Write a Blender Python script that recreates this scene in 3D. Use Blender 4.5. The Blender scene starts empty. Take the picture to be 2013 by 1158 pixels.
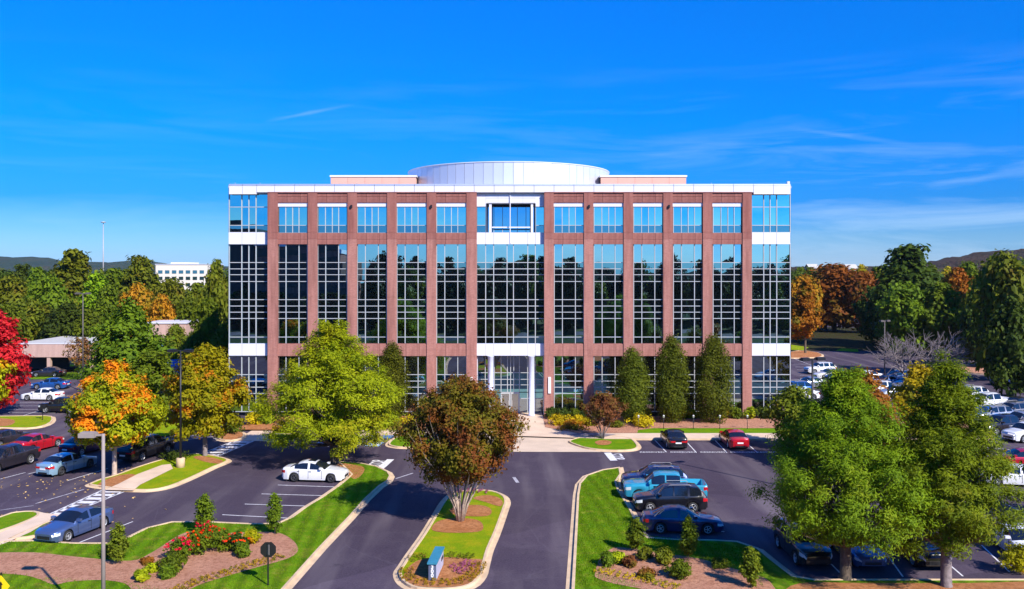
import bpy, bmesh, math, random
import numpy as np
from mathutils import Vector, Matrix
from mathutils.geometry import tessellate_polygon

R = math.radians
rnd = random.Random(7)
scene = bpy.context.scene
COL = scene.collection

# ------------------------------------------------------------------ camera, light, exposure
CAMH, FPX, CX, HY = 15.8, 1700.0, 1006.5, 530.0
cd = bpy.data.cameras.new('camera'); cam = bpy.data.objects.new('camera', cd); COL.objects.link(cam)
cam.location = (0, 0, CAMH); cam.rotation_euler = (R(90), 0, 0)
cd.sensor_width = 36; cd.lens = FPX / 2013 * 36; cd.shift_y = -0.0243; cd.clip_end = 9000; cd.clip_start = .5
scene.camera = cam

SUN_EL, SUN_AZ = 37.0, 40.0            # azimuth measured from -Y (behind the camera) towards +X
sdir = Vector((math.sin(R(SUN_AZ)) * math.cos(R(SUN_EL)), -math.cos(R(SUN_AZ)) * math.cos(R(SUN_EL)), math.sin(R(SUN_EL))))
sl = bpy.data.lights.new('sun', 'SUN'); sun = bpy.data.objects.new('sun', sl); COL.objects.link(sun)
sl.energy = 5.0; sl.angle = R(.5); sl.color = (1, .93, .82)
sun.rotation_euler = sdir.to_track_quat('Z', 'Y').to_euler(); sun.location = (60, -60, 80)

scene.view_settings.view_transform = 'Standard'; scene.view_settings.look = 'None'
scene.view_settings.gamma = 1; scene.view_settings.exposure = .55
scene.view_settings.use_curve_mapping = False
cy = scene.cycles
cy.max_bounces = 6; cy.diffuse_bounces = 2; cy.glossy_bounces = 3; cy.transmission_bounces = 3; cy.transparent_max_bounces = 6
cy.caustics_reflective = False; cy.caustics_refractive = False

world = bpy.data.worlds.new('World'); scene.world = world; world.use_nodes = True
def build_world():
    nt = world.node_tree; N = nt.nodes; Lk = nt.links; N.clear()
    out = N.new('ShaderNodeOutputWorld'); bg = N.new('ShaderNodeBackground'); bg.inputs[1].default_value = .10
    Lk.new(bg.outputs[0], out.inputs[0])
    sky = N.new('ShaderNodeTexSky'); sky.sky_type = 'NISHITA'; sky.sun_disc = False
    sky.sun_elevation = R(SUN_EL); sky.sun_rotation = math.atan2(sdir.x, sdir.y)
    sky.altitude = 300; sky.air_density = 1.0; sky.dust_density = .6; sky.ozone_density = 2.5
    hs = N.new('ShaderNodeHueSaturation'); hs.inputs['Hue'].default_value = .50; hs.inputs['Saturation'].default_value = 1.0
    hs.inputs['Value'].default_value = 1.6
    Lk.new(sky.outputs[0], hs.inputs['Color'])
    tc = N.new('ShaderNodeTexCoord'); sep = N.new('ShaderNodeSeparateXYZ'); Lk.new(tc.outputs['Generated'], sep.inputs[0])
    def m(op, a, b=None, c=None):
        n = N.new('ShaderNodeMath'); n.operation = op
        for i, v in enumerate((a, b, c)):
            if v is None: continue
            if isinstance(v, (int, float)): n.inputs[i].default_value = v
            else: Lk.new(v, n.inputs[i])
        return n.outputs[0]
    X, Y, Z = sep.outputs
    # deeper blue: tint multiplied evenly
    tint = N.new('ShaderNodeMix'); tint.data_type = 'RGBA'; tint.blend_type = 'MULTIPLY'; tint.inputs[0].default_value = 1
    Lk.new(hs.outputs[0], tint.inputs[6])
    ramp = N.new('ShaderNodeValToRGB'); Lk.new(Z, ramp.inputs[0]); el = ramp.color_ramp.elements
    for i, (z_, c_) in enumerate(SKY_TINT):
        e_ = el[i] if i < 2 else el.new(z_)
        e_.position = z_; e_.color = (*[v / 1.6 for v in c_], 1)
    Lk.new(ramp.outputs[0], tint.inputs[7])
    # cirrus, only low in the sky
    mp = N.new('ShaderNodeMapping'); mp.inputs['Scale'].default_value = (2.2, 2.2, 22); mp.inputs['Rotation'].default_value = (0, R(4), 0)
    Lk.new(tc.outputs['Generated'], mp.inputs[0])
    no = N.new('ShaderNodeTexNoise'); no.inputs['Scale'].default_value = 1.6; no.inputs['Detail'].default_value = 7; no.inputs['Roughness'].default_value = .6
    no.inputs['Distortion'].default_value = .6
    Lk.new(mp.outputs[0], no.inputs[0])
    cl = N.new('ShaderNodeMapRange'); cl.inputs[1].default_value = .47; cl.inputs[2].default_value = .75; Lk.new(no.outputs[0], cl.inputs[0])
    lo = N.new('ShaderNodeMapRange'); lo.inputs[1].default_value = .24; lo.inputs[2].default_value = .03; Lk.new(Z, lo.inputs[0])
    side = N.new('ShaderNodeMapRange'); side.inputs[1].default_value = -.25; side.inputs[2].default_value = .5; side.inputs[3].default_value = .25; side.inputs[4].default_value = 1
    Lk.new(X, side.inputs[0])
    fac = m('MULTIPLY', m('MULTIPLY', cl.outputs[0], lo.outputs[0]), side.outputs[0])
    # two thin contrails ahead
    u = m('DIVIDE', X, m('MAXIMUM', Y, .05)); v = m('DIVIDE', Z, m('MAXIMUM', Y, .05))
    ahead = m('GREATER_THAN', Y, .1)
    n2 = N.new('ShaderNodeTexNoise'); n2.inputs['Scale'].default_value = 30; n2.inputs['Detail'].default_value = 4; Lk.new(tc.outputs['Generated'], n2.inputs[0])
    tot = fac = m('MULTIPLY', fac, .36)
    for (x0, y0, x1, y1, wd, st) in ((515, 240, 700, 204, .0026, .15), (1530, 249, 1810, 286, .0035, .12)):
        u0, v0, u1, v1 = (x0 - CX) / FPX, (HY - y0) / FPX, (x1 - CX) / FPX, (HY - y1) / FPX
        a = (v1 - v0) / (u1 - u0); b = v0 - a * u0
        d = m('ABSOLUTE', m('SUBTRACT', v, m('MULTIPLY_ADD', u, a, b)))
        d = m('ADD', d, m('MULTIPLY', m('SUBTRACT', n2.outputs[0], .5), .006))
        f = N.new('ShaderNodeMapRange'); f.inputs[1].default_value = wd; f.inputs[2].default_value = 0; Lk.new(d, f.inputs[0])
        e = N.new('ShaderNodeMapRange'); e.inputs[1].default_value = (u1 - u0) / 2; e.inputs[2].default_value = 0
        Lk.new(m('ABSOLUTE', m('SUBTRACT', u, (u0 + u1) / 2)), e.inputs[0])
        k = m('MULTIPLY', m('MULTIPLY', m('MULTIPLY', f.outputs[0], e.outputs[0]), m('MULTIPLY', n2.outputs[0], st * 1.6)), ahead)
        tot = m('ADD', tot, k)
    mx = N.new('ShaderNodeMix'); mx.data_type = 'RGBA'; Lk.new(tot, mx.inputs[0]); Lk.new(tint.outputs[2], mx.inputs[6])
    mx.inputs[7].default_value = (6.5, 7.8, 9.0, 1)
    Lk.new(mx.outputs[2], bg.inputs[0])
SKY_TINT = ((0, (.42, .72, 1.4)), (.30, (.010, .56, 1.5)), (.035, (.27, .58, 1.15)), (.075, (.05, .41, 1.1)), (.165, (.006, .50, 1.3)))
build_world()

# ------------------------------------------------------------------ helpers
def G(px, py, z=0.0):
    """a point of the place, found from the photograph's pixel and its height above ground"""
    Y = (CAMH - z) * FPX / (py - HY)
    return ((px - CX) * Y / FPX, Y)

def tag(o, label=None, cat=None, group=None, kind=None):
    if label: o['label'] = label
    if cat: o['category'] = cat
    if group: o['group'] = group
    if kind: o['kind'] = kind
    return o

def empty(name, loc, label, cat, group=None, rz=0):
    o = bpy.data.objects.new(name, None); COL.objects.link(o)
    o.location = loc; o.rotation_euler = (0, 0, rz); o.empty_display_size = .3
    return tag(o, label, cat, group)

def link(name, me, parent=None, mats=None, loc=None):
    o = bpy.data.objects.new(name, me); COL.objects.link(o)
    if parent: o.parent = parent
    if loc: o.location = loc
    if mats is not None and len(me.materials) == 0:
        for m_ in (mats if isinstance(mats, (list, tuple)) else [mats]): me.materials.append(m_)
    return o

def dup(root, loc=None, rz=None, parent=None):
    c = root.copy(); COL.objects.link(c)
    c.parent = parent
    if parent is not None: c.matrix_parent_inverse = root.matrix_parent_inverse
    for ch in KIDS.get(root.name, []):
        d = dup(ch, parent=c)
    KIDS[c.name] = [x for x in NEWK.pop(c.name, [])]
    if parent is not None: NEWK.setdefault(parent.name, []).append(c)
    if loc is not None: c.location = loc
    if rz is not None: c.rotation_euler = (0, 0, rz)
    return c
KIDS = {}; NEWK = {}
def register(root):
    bpy.context.view_layer.update()
    kids = {}
    for o in bpy.data.objects:
        if o.parent: kids.setdefault(o.parent.name, []).append(o)
    def rec(o):
        KIDS[o.name] = kids.get(o.name, [])
        for c in KIDS[o.name]: rec(c)
    rec(root)

class MB:
    def __init__(s): s.v = []; s.f = []; s.m = []; s.sm = []
    def quad(s, pts, mi=0, smooth=False):
        b = len(s.v); s.v += [tuple(p) for p in pts]; s.f.append(tuple(range(b, b + len(pts)))); s.m.append(mi); s.sm.append(smooth)
    def box(s, x0, x1, y0, y1, z0, z1, mi=0):
        b = len(s.v)
        s.v += [(x0, y0, z0), (x1, y0, z0), (x1, y1, z0), (x0, y1, z0), (x0, y0, z1), (x1, y0, z1), (x1, y1, z1), (x0, y1, z1)]
        for q in ((0, 3, 2, 1), (4, 5, 6, 7), (0, 1, 5, 4), (1, 2, 6, 5), (2, 3, 7, 6), (3, 0, 4, 7)):
            s.f.append(tuple(b + i for i in q)); s.m.append(mi); s.sm.append(False)
        return s
    def tube(s, pts, rads, n=8, mi=0, caps=True, smooth=True):
        pts = [Vector(p) for p in pts]; rings = []
        for i, p in enumerate(pts):
            d = (pts[min(i + 1, len(pts) - 1)] - pts[max(i - 1, 0)])
            d = d.normalized() if d.length > 1e-9 else Vector((0, 0, 1))
            a = Vector((1, 0, 0)) if abs(d.x) < .9 else Vector((0, 1, 0))
            u = d.cross(a).normalized(); w = d.cross(u)
            b = len(s.v); r = rads[i] if isinstance(rads, (list, tuple)) else rads
            for k in range(n):
                t = 2 * math.pi * k / n
                s.v.append(tuple(p + u * (r * math.cos(t)) + w * (r * math.sin(t))))
            rings.append(b)
        for i in range(len(rings) - 1):
            for k in range(n):
                a0, a1 = rings[i] + k, rings[i] + (k + 1) % n; b0, b1 = rings[i + 1] + k, rings[i + 1] + (k + 1) % n
                s.f.append((a0, a1, b1, b0)); s.m.append(mi); s.sm.append(smooth)
        if caps:
            s.f.append(tuple(rings[0] + k for k in range(n))[::-1]); s.m.append(mi); s.sm.append(False)
            s.f.append(tuple(rings[-1] + k for k in range(n))); s.m.append(mi); s.sm.append(False)
        return s
    def lathe(s, prof, c=(0, 0, 0), n=16, axis='Z', mi=0, smooth=True):
        b = len(s.v)
        for (r, h) in prof:
            for k in range(n):
                t = 2 * math.pi * k / n
                if axis == 'Z': p = (c[0] + r * math.cos(t), c[1] + r * math.sin(t), c[2] + h)
                else: p = (c[0] + r * math.cos(t), c[1] + h, c[2] + r * math.sin(t))
                s.v.append(p)
        for i in range(len(prof) - 1):
            for k in range(n):
                q = (b + i * n + k, b + i * n + (k + 1) % n, b + (i + 1) * n + (k + 1) % n, b + (i + 1) * n + k)
                s.f.append(q if axis == 'Z' else q[::-1]); s.m.append(mi); s.sm.append(smooth)
        return s
    def mesh(s, name, mats):
        me = bpy.data.meshes.new(name); me.from_pydata(s.v, [], s.f)
        for m_ in (mats if isinstance(mats, (list, tuple)) else [mats]): me.materials.append(m_)
        me.polygons.foreach_set('material_index', s.m); me.polygons.foreach_set('use_smooth', s.sm); me.update()
        return me
    def build(s, name, mats, parent=None, loc=None):
        return link(name, s.mesh(name, mats), parent, loc=loc)

# ------------------------------------------------------------------ materials
MATS = {}
def new_mat(name):
    m_ = bpy.data.materials.new(name); m_.use_nodes = True; MATS[name] = m_
    nt = m_.node_tree; return m_, nt, nt.nodes['Principled BSDF']

def plain(name, col, rough=.6, metal=0.0, var=.12, scale=3.0, bump=0.0, bscale=40, coat=0.0, spec=.5, emit=None, coord='Object'):
    m_, nt, p = new_mat(name); N, Lk = nt.nodes, nt.links
    p.inputs['Roughness'].default_value = rough; p.inputs['Metallic'].default_value = metal
    p.inputs['Coat Weight'].default_value = coat; p.inputs['Coat Roughness'].default_value = .04
    p.inputs['Specular IOR Level'].default_value = spec
    tc = N.new('ShaderNodeTexCoord')
    no = N.new('ShaderNodeTexNoise'); no.inputs['Scale'].default_value = scale; no.inputs['Detail'].default_value = 6; Lk.new(tc.outputs[coord], no.inputs[0])
    mr = N.new('ShaderNodeMapRange'); mr.inputs[1].default_value = .3; mr.inputs[2].default_value = .7
    mr.inputs[3].default_value = 1 - var; mr.inputs[4].default_value = 1 + var; Lk.new(no.outputs[0], mr.inputs[0])
    mx = N.new('ShaderNodeMix'); mx.data_type = 'RGBA'; mx.blend_type = 'MULTIPLY'; mx.inputs[0].default_value = 1
    mx.inputs[6].default_value = (*col, 1); Lk.new(mr.outputs[0], mx.inputs[7]); Lk.new(mx.outputs[2], p.inputs['Base Color'])
    if bump:
        n2 = N.new('ShaderNodeTexNoise'); n2.inputs['Scale'].default_value = bscale; n2.inputs['Detail'].default_value = 5; Lk.new(tc.outputs[coord], n2.inputs[0])
        bp = N.new('ShaderNodeBump'); bp.inputs['Strength'].default_value = bump; bp.inputs['Distance'].default_value = .05
        Lk.new(n2.outputs[0], bp.inputs['Height']); Lk.new(bp.outputs[0], p.inputs['Normal'])
    return m_

def layered(name, c1, c2, c3, s1, s2, rough=.9, bump=.5, bscale=25, bdist=.05, lo=.45, hi=.6, stripes=None, s3=None):
    """ground-like material: two noises blend three colours"""
    m_, nt, p = new_mat(name); N, Lk = nt.nodes, nt.links
    p.inputs['Roughness'].default_value = rough; p.inputs['Specular IOR Level'].default_value = .08
    tc = N.new('ShaderNodeTexCoord')
    def noise(sc, det=6, ro=.55):
        n = N.new('ShaderNodeTexNoise'); n.inputs['Scale'].default_value = sc; n.inputs['Detail'].default_value = det; n.inputs['Roughness'].default_value = ro
        Lk.new(tc.outputs['Object'], n.inputs[0]); return n.outputs[0]
    def mr(v, a, b, c=0, d=1):
        n = N.new('ShaderNodeMapRange'); n.inputs[1].default_value = a; n.inputs[2].default_value = b; n.inputs[3].default_value = c; n.inputs[4].default_value = d
        Lk.new(v, n.inputs[0]); return n.outputs[0]
    def mix(f, a, b, bt='MIX'):
        n = N.new('ShaderNodeMix'); n.data_type = 'RGBA'; n.blend_type = bt
        if isinstance(f, float): n.inputs[0].default_value = f
        else: Lk.new(f, n.inputs[0])
        for i, v in ((6, a), (7, b)):
            if isinstance(v, tuple): n.inputs[i].default_value = (*v, 1)
            else: Lk.new(v, n.inputs[i])
        return n.outputs[2]
    c = mix(mr(noise(s1), .35, .65), c1, c2)
    c = mix(mr(noise(s2, 8, .7), lo, hi), c, c3)
    if s3:                                                  # fine speckle
        c = mix(1.0, c, mr(noise(s3, 3, .8), .3, .7, .72, 1.28), 'MULTIPLY')
    if stripes:
        ang, per, amt = stripes
        mp = N.new('ShaderNodeMapping'); mp.inputs['Rotation'].default_value = (0, 0, R(ang)); Lk.new(tc.outputs['Object'], mp.inputs[0])
        w = N.new('ShaderNodeTexWave'); w.wave_type = 'BANDS'; w.bands_direction = 'X'; w.inputs['Scale'].default_value = .314 / per
        w.inputs['Distortion'].default_value = .8; w.inputs['Detail'].default_value = 2; w.inputs['Detail Scale'].default_value = 1.5
        Lk.new(mp.outputs[0], w.inputs[0])
        c = mix(1.0, c, mr(w.outputs['Fac'], .1, .9, 1 - amt, 1 + amt), 'MULTIPLY')
    Lk.new(c, p.inputs['Base Color'])
    if bump:
        bp = N.new('ShaderNodeBump'); bp.inputs['Strength'].default_value = bump; bp.inputs['Distance'].default_value = bdist
        Lk.new(noise(bscale, 6, .7), bp.inputs['Height']); Lk.new(bp.outputs[0], p.inputs['Normal'])
    return m_

def foliage(name, c1, c2, c3=None, pscale=.5, pth=(.48, .56), trans=.35):
    m_, nt, p = new_mat(name); N, Lk = nt.nodes, nt.links
    c1, c2, c3 = (None if c is None else (min(.85, c[0] * 1.45), min(.7, c[1] * 1.4), c[2] * .75) for c in (c1, c2, c3))
    p.inputs['Roughness'].default_value = .6; p.inputs['Specular IOR Level'].default_value = .12
    at = N.new('ShaderNodeAttribute'); at.attribute_name = 'tint'
    mx = N.new('ShaderNodeMix'); mx.data_type = 'RGBA'; Lk.new(at.outputs['Fac'], mx.inputs[0])
    mx.inputs[6].default_value = (*c1, 1); mx.inputs[7].default_value = (*c2, 1); c = mx.outputs[2]
    tc = N.new('ShaderNodeTexCoord')
    if c3:
        no = N.new('ShaderNodeTexNoise'); no.inputs['Scale'].default_value = pscale; no.inputs['Detail'].default_value = 4; no.inputs['Roughness'].default_value = .7
        Lk.new(tc.outputs['Object'], no.inputs[0])
        mr = N.new('ShaderNodeMapRange'); mr.inputs[1].default_value = pth[0]; mr.inputs[2].default_value = pth[1]; Lk.new(no.outputs[0], mr.inputs[0])
        m2 = N.new('ShaderNodeMix'); m2.data_type = 'RGBA'; Lk.new(mr.outputs[0], m2.inputs[0]); Lk.new(c, m2.inputs[6]); m2.inputs[7].default_value = (*c3, 1); c = m2.outputs[2]
    oi = N.new('ShaderNodeObjectInfo'); hv = N.new('ShaderNodeHueSaturation')
    a = N.new('ShaderNodeMapRange'); a.inputs[3].default_value = .8; a.inputs[4].default_value = 1.2; Lk.new(oi.outputs['Random'], a.inputs[0]); Lk.new(a.outputs[0], hv.inputs['Value'])
    b = N.new('ShaderNodeMapRange'); b.inputs[3].default_value = .485; b.inputs[4].default_value = .512; Lk.new(oi.outputs['Random'], b.inputs[0]); Lk.new(b.outputs[0], hv.inputs['Hue'])
    Lk.new(c, hv.inputs['Color']); c = hv.outputs[0]
    Lk.new(c, p.inputs['Base Color'])
    tr = N.new('ShaderNodeBsdfTranslucent'); Lk.new(c, tr.inputs[0])
    ms = N.new('ShaderNodeMixShader'); ms.inputs[0].default_value = trans; Lk.new(p.outputs[0], ms.inputs[1]); Lk.new(tr.outputs[0], ms.inputs[2])
    Lk.new(ms.outputs[0], N['Material Output'].inputs[0])
    return m_

def mirror_glass(name, tint, fac=.8, base=(.006, .008, .012), rough=.0, wav=.0):
    m_, nt, p = new_mat(name); N, Lk = nt.nodes, nt.links
    p.inputs['Base Color'].default_value = (*base, 1); p.inputs['Roughness'].default_value = .4; p.inputs['Specular IOR Level'].default_value = .2
    g = N.new('ShaderNodeBsdfGlossy'); g.inputs['Color'].default_value = (*tint, 1); g.inputs['Roughness'].default_value = rough
    ms = N.new('ShaderNodeMixShader'); ms.inputs[0].default_value = fac
    Lk.new(p.outputs[0], ms.inputs[1]); Lk.new(g.outputs[0], ms.inputs[2]); Lk.new(ms.outputs[0], N['Material Output'].inputs[0])
    tc = N.new('ShaderNodeTexCoord'); no = N.new('ShaderNodeTexNoise'); no.inputs['Scale'].default_value = .55; no.inputs['Detail'].default_value = 2
    Lk.new(tc.outputs['Object'], no.inputs[0])
    if wav:
        bp = N.new('ShaderNodeBump'); bp.inputs['Strength'].default_value = wav; bp.inputs['Distance'].default_value = .05
        Lk.new(no.outputs[0], bp.inputs['Height']); Lk.new(bp.outputs[0], g.inputs['Normal'])
    return m_

def brickwork(name, c1, c2, stain):
    m_, nt, p = new_mat(name); N, Lk = nt.nodes, nt.links
    p.inputs['Roughness'].default_value = .85; p.inputs['Specular IOR Level'].default_value = .2
    tc = N.new('ShaderNodeTexCoord')
    mp = N.new('ShaderNodeMapping'); mp.inputs['Rotation'].default_value = (R(90), 0, 0); Lk.new(tc.outputs['Object'], mp.inputs[0])
    br = N.new('ShaderNodeTexBrick'); br.inputs['Scale'].default_value = 1; br.inputs['Brick Width'].default_value = .22; br.inputs['Row Height'].default_value = .075
    br.inputs['Mortar Size'].default_value = .006; br.inputs['Color1'].default_value = (*c1, 1); br.inputs['Color2'].default_value = (*c2, 1)
    br.inputs['Mortar'].default_value = (c1[0] * .95, c1[1] * 1.1, c1[2] * 1.1, 1); Lk.new(mp.outputs[0], br.inputs[0])
    mp2 = N.new('ShaderNodeMapping'); mp2.inputs['Scale'].default_value = (1.2, 1.2, .14); Lk.new(tc.outputs['Object'], mp2.inputs[0])
    no = N.new('ShaderNodeTexNoise'); no.inputs['Scale'].default_value = 1.3; no.inputs['Detail'].default_value = 6; no.inputs['Roughness'].default_value = .65; Lk.new(mp2.outputs[0], no.inputs[0])
    mr = N.new('ShaderNodeMapRange'); mr.inputs[1].default_value = .42; mr.inputs[2].default_value = .68; mr.inputs[4].default_value = .75; Lk.new(no.outputs[0], mr.inputs[0])
    mx = N.new('ShaderNodeMix'); mx.data_type = 'RGBA'; Lk.new(mr.outputs[0], mx.inputs[0]); Lk.new(br.outputs[0], mx.inputs[6]); mx.inputs[7].default_value = (*stain, 1)
    Lk.new(mx.outputs[2], p.inputs['Base Color'])
    return m_

# setting
M_ASPH = layered('asphalt', (.062, .046, .068), (.080, .061, .086), (.105, .084, .104), .06, .35, rough=.85, bump=.35, bscale=30, bdist=.02, lo=.5, hi=.8, s3=9)
def asphalt_cracks():
    nt = M_ASPH.node_tree; N, Lk = nt.nodes, nt.links; p = N['Principled BSDF']
    src = p.inputs['Base Color'].links[0].from_socket
    tc = N.new('ShaderNodeTexCoord')
    nz = N.new('ShaderNodeTexNoise'); nz.inputs['Scale'].default_value = .4; nz.inputs['Detail'].default_value = 5; Lk.new(tc.outputs['Object'], nz.inputs[0])
    ad = N.new('ShaderNodeMix'); ad.data_type = 'RGBA'; ad.blend_type = 'ADD'; ad.inputs[0].default_value = 3.5; Lk.new(tc.outputs['Object'], ad.inputs[6]); Lk.new(nz.outputs['Color'], ad.inputs[7])
    vo = N.new('ShaderNodeTexVoronoi'); vo.feature = 'DISTANCE_TO_EDGE'; vo.inputs['Scale'].default_value = .11; Lk.new(ad.outputs[2], vo.inputs[0])
    mr = N.new('ShaderNodeMapRange'); mr.inputs[1].default_value = .0; mr.inputs[2].default_value = .006; mr.inputs[3].default_value = .30; mr.inputs[4].default_value = 0; Lk.new(vo.outputs[0], mr.inputs[0])
    mx = N.new('ShaderNodeMix'); mx.data_type = 'RGBA'; Lk.new(mr.outputs[0], mx.inputs[0]); Lk.new(src, mx.inputs[6]); mx.inputs[7].default_value = (.13, .11, .14, 1)
    # worn wheel tracks: long pale streaks
    mp = N.new('ShaderNodeMapping'); mp.inputs['Scale'].default_value = (.5, .045, 1); mp.inputs['Rotation'].default_value = (0, 0, R(4)); Lk.new(tc.outputs['Object'], mp.inputs[0])
    n3 = N.new('ShaderNodeTexNoise'); n3.inputs['Scale'].default_value = 1; n3.inputs['Detail'].default_value = 3; Lk.new(mp.outputs[0], n3.inputs[0])
    m3 = N.new('ShaderNodeMapRange'); m3.inputs[1].default_value = .48; m3.inputs[2].default_value = .72; m3.inputs[4].default_value = .85; Lk.new(n3.outputs[0], m3.inputs[0])
    m4 = N.new('ShaderNodeMix'); m4.data_type = 'RGBA'; Lk.new(m3.outputs[0], m4.inputs[0]); Lk.new(mx.outputs[2], m4.inputs[6]); m4.inputs[7].default_value = (.145, .118, .135, 1)
    n5 = N.new('ShaderNodeTexNoise'); n5.inputs['Scale'].default_value = .9; n5.inputs['Detail'].default_value = 7; n5.inputs['Roughness'].default_value = .7; Lk.new(tc.outputs['Object'], n5.inputs[0])
    m5 = N.new('ShaderNodeMapRange'); m5.inputs[1].default_value = .60; m5.inputs[2].default_value = .72; m5.inputs[4].default_value = .6; Lk.new(n5.outputs[0], m5.inputs[0])
    m6 = N.new('ShaderNodeMix'); m6.data_type = 'RGBA'; Lk.new(m5.outputs[0], m6.inputs[0]); Lk.new(m4.outputs[2], m6.inputs[6]); m6.inputs[7].default_value = (.026, .022, .036, 1)
    v2 = N.new('ShaderNodeTexVoronoi'); v2.inputs['Scale'].default_value = .06; Lk.new(ad.outputs[2], v2.inputs[0])
    m7 = N.new('ShaderNodeMapRange'); m7.inputs[1].default_value = 0; m7.inputs[2].default_value = 1; m7.inputs[3].default_value = .86; m7.inputs[4].default_value = 1.16
    sp = N.new('ShaderNodeSeparateXYZ'); Lk.new(v2.outputs['Color'], sp.inputs[0]); Lk.new(sp.outputs[0], m7.inputs[0])
    m8 = N.new('ShaderNodeMix'); m8.data_type = 'RGBA'; m8.blend_type = 'MULTIPLY'; m8.inputs[0].default_value = 1; Lk.new(m6.outputs[2], m8.inputs[6]); Lk.new(m7.outputs[0], m8.inputs[7])
    Lk.new(m8.outputs[2], p.inputs['Base Color'])
asphalt_cracks()
M_GRASS = layered('lawn_grass', (.070, .170, .002), (.13, .24, .004), (.27, .25, .03), .4, 1.1, bump=1, bscale=16, bdist=.07, lo=.50, hi=.74, stripes=(-6, .9, .22), s3=14)
M_GRASSN = layered('islet_grass', (.10, .22, .002), (.15, .28, .003), (.24, .28, .004), .7, 1.6, bump=1, bscale=16, bdist=.07, lo=.5, hi=.7, s3=14)
M_GRASSY = layered('dry_lawn_grass', (.19, .29, .003), (.27, .33, .004), (.36, .32, .008), .6, 1.1, bump=1, bscale=16, bdist=.07, lo=.5, hi=.66, s3=14)
M_FIELD = layered('field_grass', (.035, .055, .010), (.06, .07, .015), (.09, .06, .03), .05, .4, bump=1, bscale=4, bdist=.2, s3=3)
M_MULCH = layered('pine_straw', (.48, .19, .07), (.55, .25, .11), (.36, .14, .05), .8, 4, bump=1, bscale=22, bdist=.08, lo=.45, hi=.6, s3=25)
M_MULCHP = layered('pale_mulch', (.52, .25, .16), (.60, .31, .20), (.38, .17, .10), .8, 5, bump=1, bscale=22, bdist=.08, lo=.45, hi=.62, s3=25)
M_CONC = plain('kerb_concrete', (.64, .46, .29), .85, var=.16, scale=1.2, bump=.3)
M_WALK = plain('walk_concrete', (.70, .52, .38), .85, var=.10, scale=.7, bump=.2)
M_APRON = plain('apron_concrete', (.64, .49, .36), .85, var=.12, scale=.5, bump=.2)
M_PAINT = plain('road_paint', (.72, .70, .72), .7, var=.2, scale=5)
M_PAINTW = plain('worn_paint', (.40, .38, .42), .8, var=.35, scale=3)
M_BLUEP = plain('blue_paint', (.03, .15, .38), .7, var=.2, scale=3)
M_PALEBLUE = plain('pale_blue_paint', (.30, .48, .68), .7, var=.2, scale=3)
# building
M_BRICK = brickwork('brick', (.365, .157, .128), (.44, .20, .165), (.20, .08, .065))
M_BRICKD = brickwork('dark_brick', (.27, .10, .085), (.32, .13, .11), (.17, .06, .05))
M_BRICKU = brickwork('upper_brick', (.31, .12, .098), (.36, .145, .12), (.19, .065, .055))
M_BRICKP = brickwork('pink_brick', (.52, .33, .28), (.58, .38, .32), (.42, .27, .23))
M_PEACH = plain('peach_stucco', (.62, .36, .29), .9, var=.06, scale=.6)
M_WHITE = plain('white_panel', (.68, .67, .75), .45, var=.04, scale=.4)
M_WHITEM = plain('silver_panel', (.74, .75, .86), .46, metal=.8, var=.06, scale=.3)
M_DRUM = plain('drum_metal', (.76, .78, .88), .40, metal=.5, var=.04, scale=.3)
M_BANK = layered('bank_litter_painted_shade', (.035, .028, .012), (.05, .035, .018), (.04, .05, .01), .1, .5, bump=1, bscale=4, bdist=.2, s3=3)  # dark brown litter, with the shade of the trees painted into its colour
M_FRAME = plain('window_frame', (.42, .44, .46), .45, var=.08, scale=1)
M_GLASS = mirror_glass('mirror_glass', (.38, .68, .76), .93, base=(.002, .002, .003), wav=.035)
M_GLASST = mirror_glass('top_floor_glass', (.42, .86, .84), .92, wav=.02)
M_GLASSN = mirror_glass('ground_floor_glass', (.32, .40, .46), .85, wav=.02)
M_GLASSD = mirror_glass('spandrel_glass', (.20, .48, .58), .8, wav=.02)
M_GLASSB = mirror_glass('blue_glass', (.30, .62, .80), .9, base=(.01, .05, .10))
M_CORE = plain('dark_core', (.03, .032, .036), .8)
M_ROOF = plain('roof_membrane', (.5, .48, .45), .9)
M_DARK = plain('dark_metal', (.018, .018, .022), .45, metal=.3)
M_POLE = plain('brown_pole', (.10, .085, .08), .6)
M_GREYM = plain('grey_metal', (.42, .40, .40), .5, metal=.2, var=.1, scale=2)
M_COLW = plain('column_paint', (.62, .66, .82), .4, var=.05)
M_DOORG = mirror_glass('door_glass', (.55, .6, .62), .45, base=(.05, .05, .055))
M_SIGNS = plain('sign_side', (.46, .47, .62), .5, var=.08)
M_TEAL = plain('teal_cap', (.04, .23, .34), .5, var=.1)
M_SLATE = plain('slate_panel', (.10, .12, .19), .5, var=.15)
M_YELLOW = plain('yellow_sign', (.85, .58, .01), .4, var=.03)
M_BLACK = plain('black_paint', (.012, .012, .014), .4)
M_WHITES = plain('white_sign', (.82, .82, .84), .4, var=.02)
M_BARK = plain('bark', (.10, .075, .055), .9, var=.35, scale=6, bump=.8, bscale=12)
M_BARKP = plain('pale_bark', (.42, .32, .26), .85, var=.35, scale=4, bump=.5, bscale=12)
M_BARKG = plain('grey_bark', (.20, .165, .17), .9, var=.3, scale=5, bump=.5, bscale=12)
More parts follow.
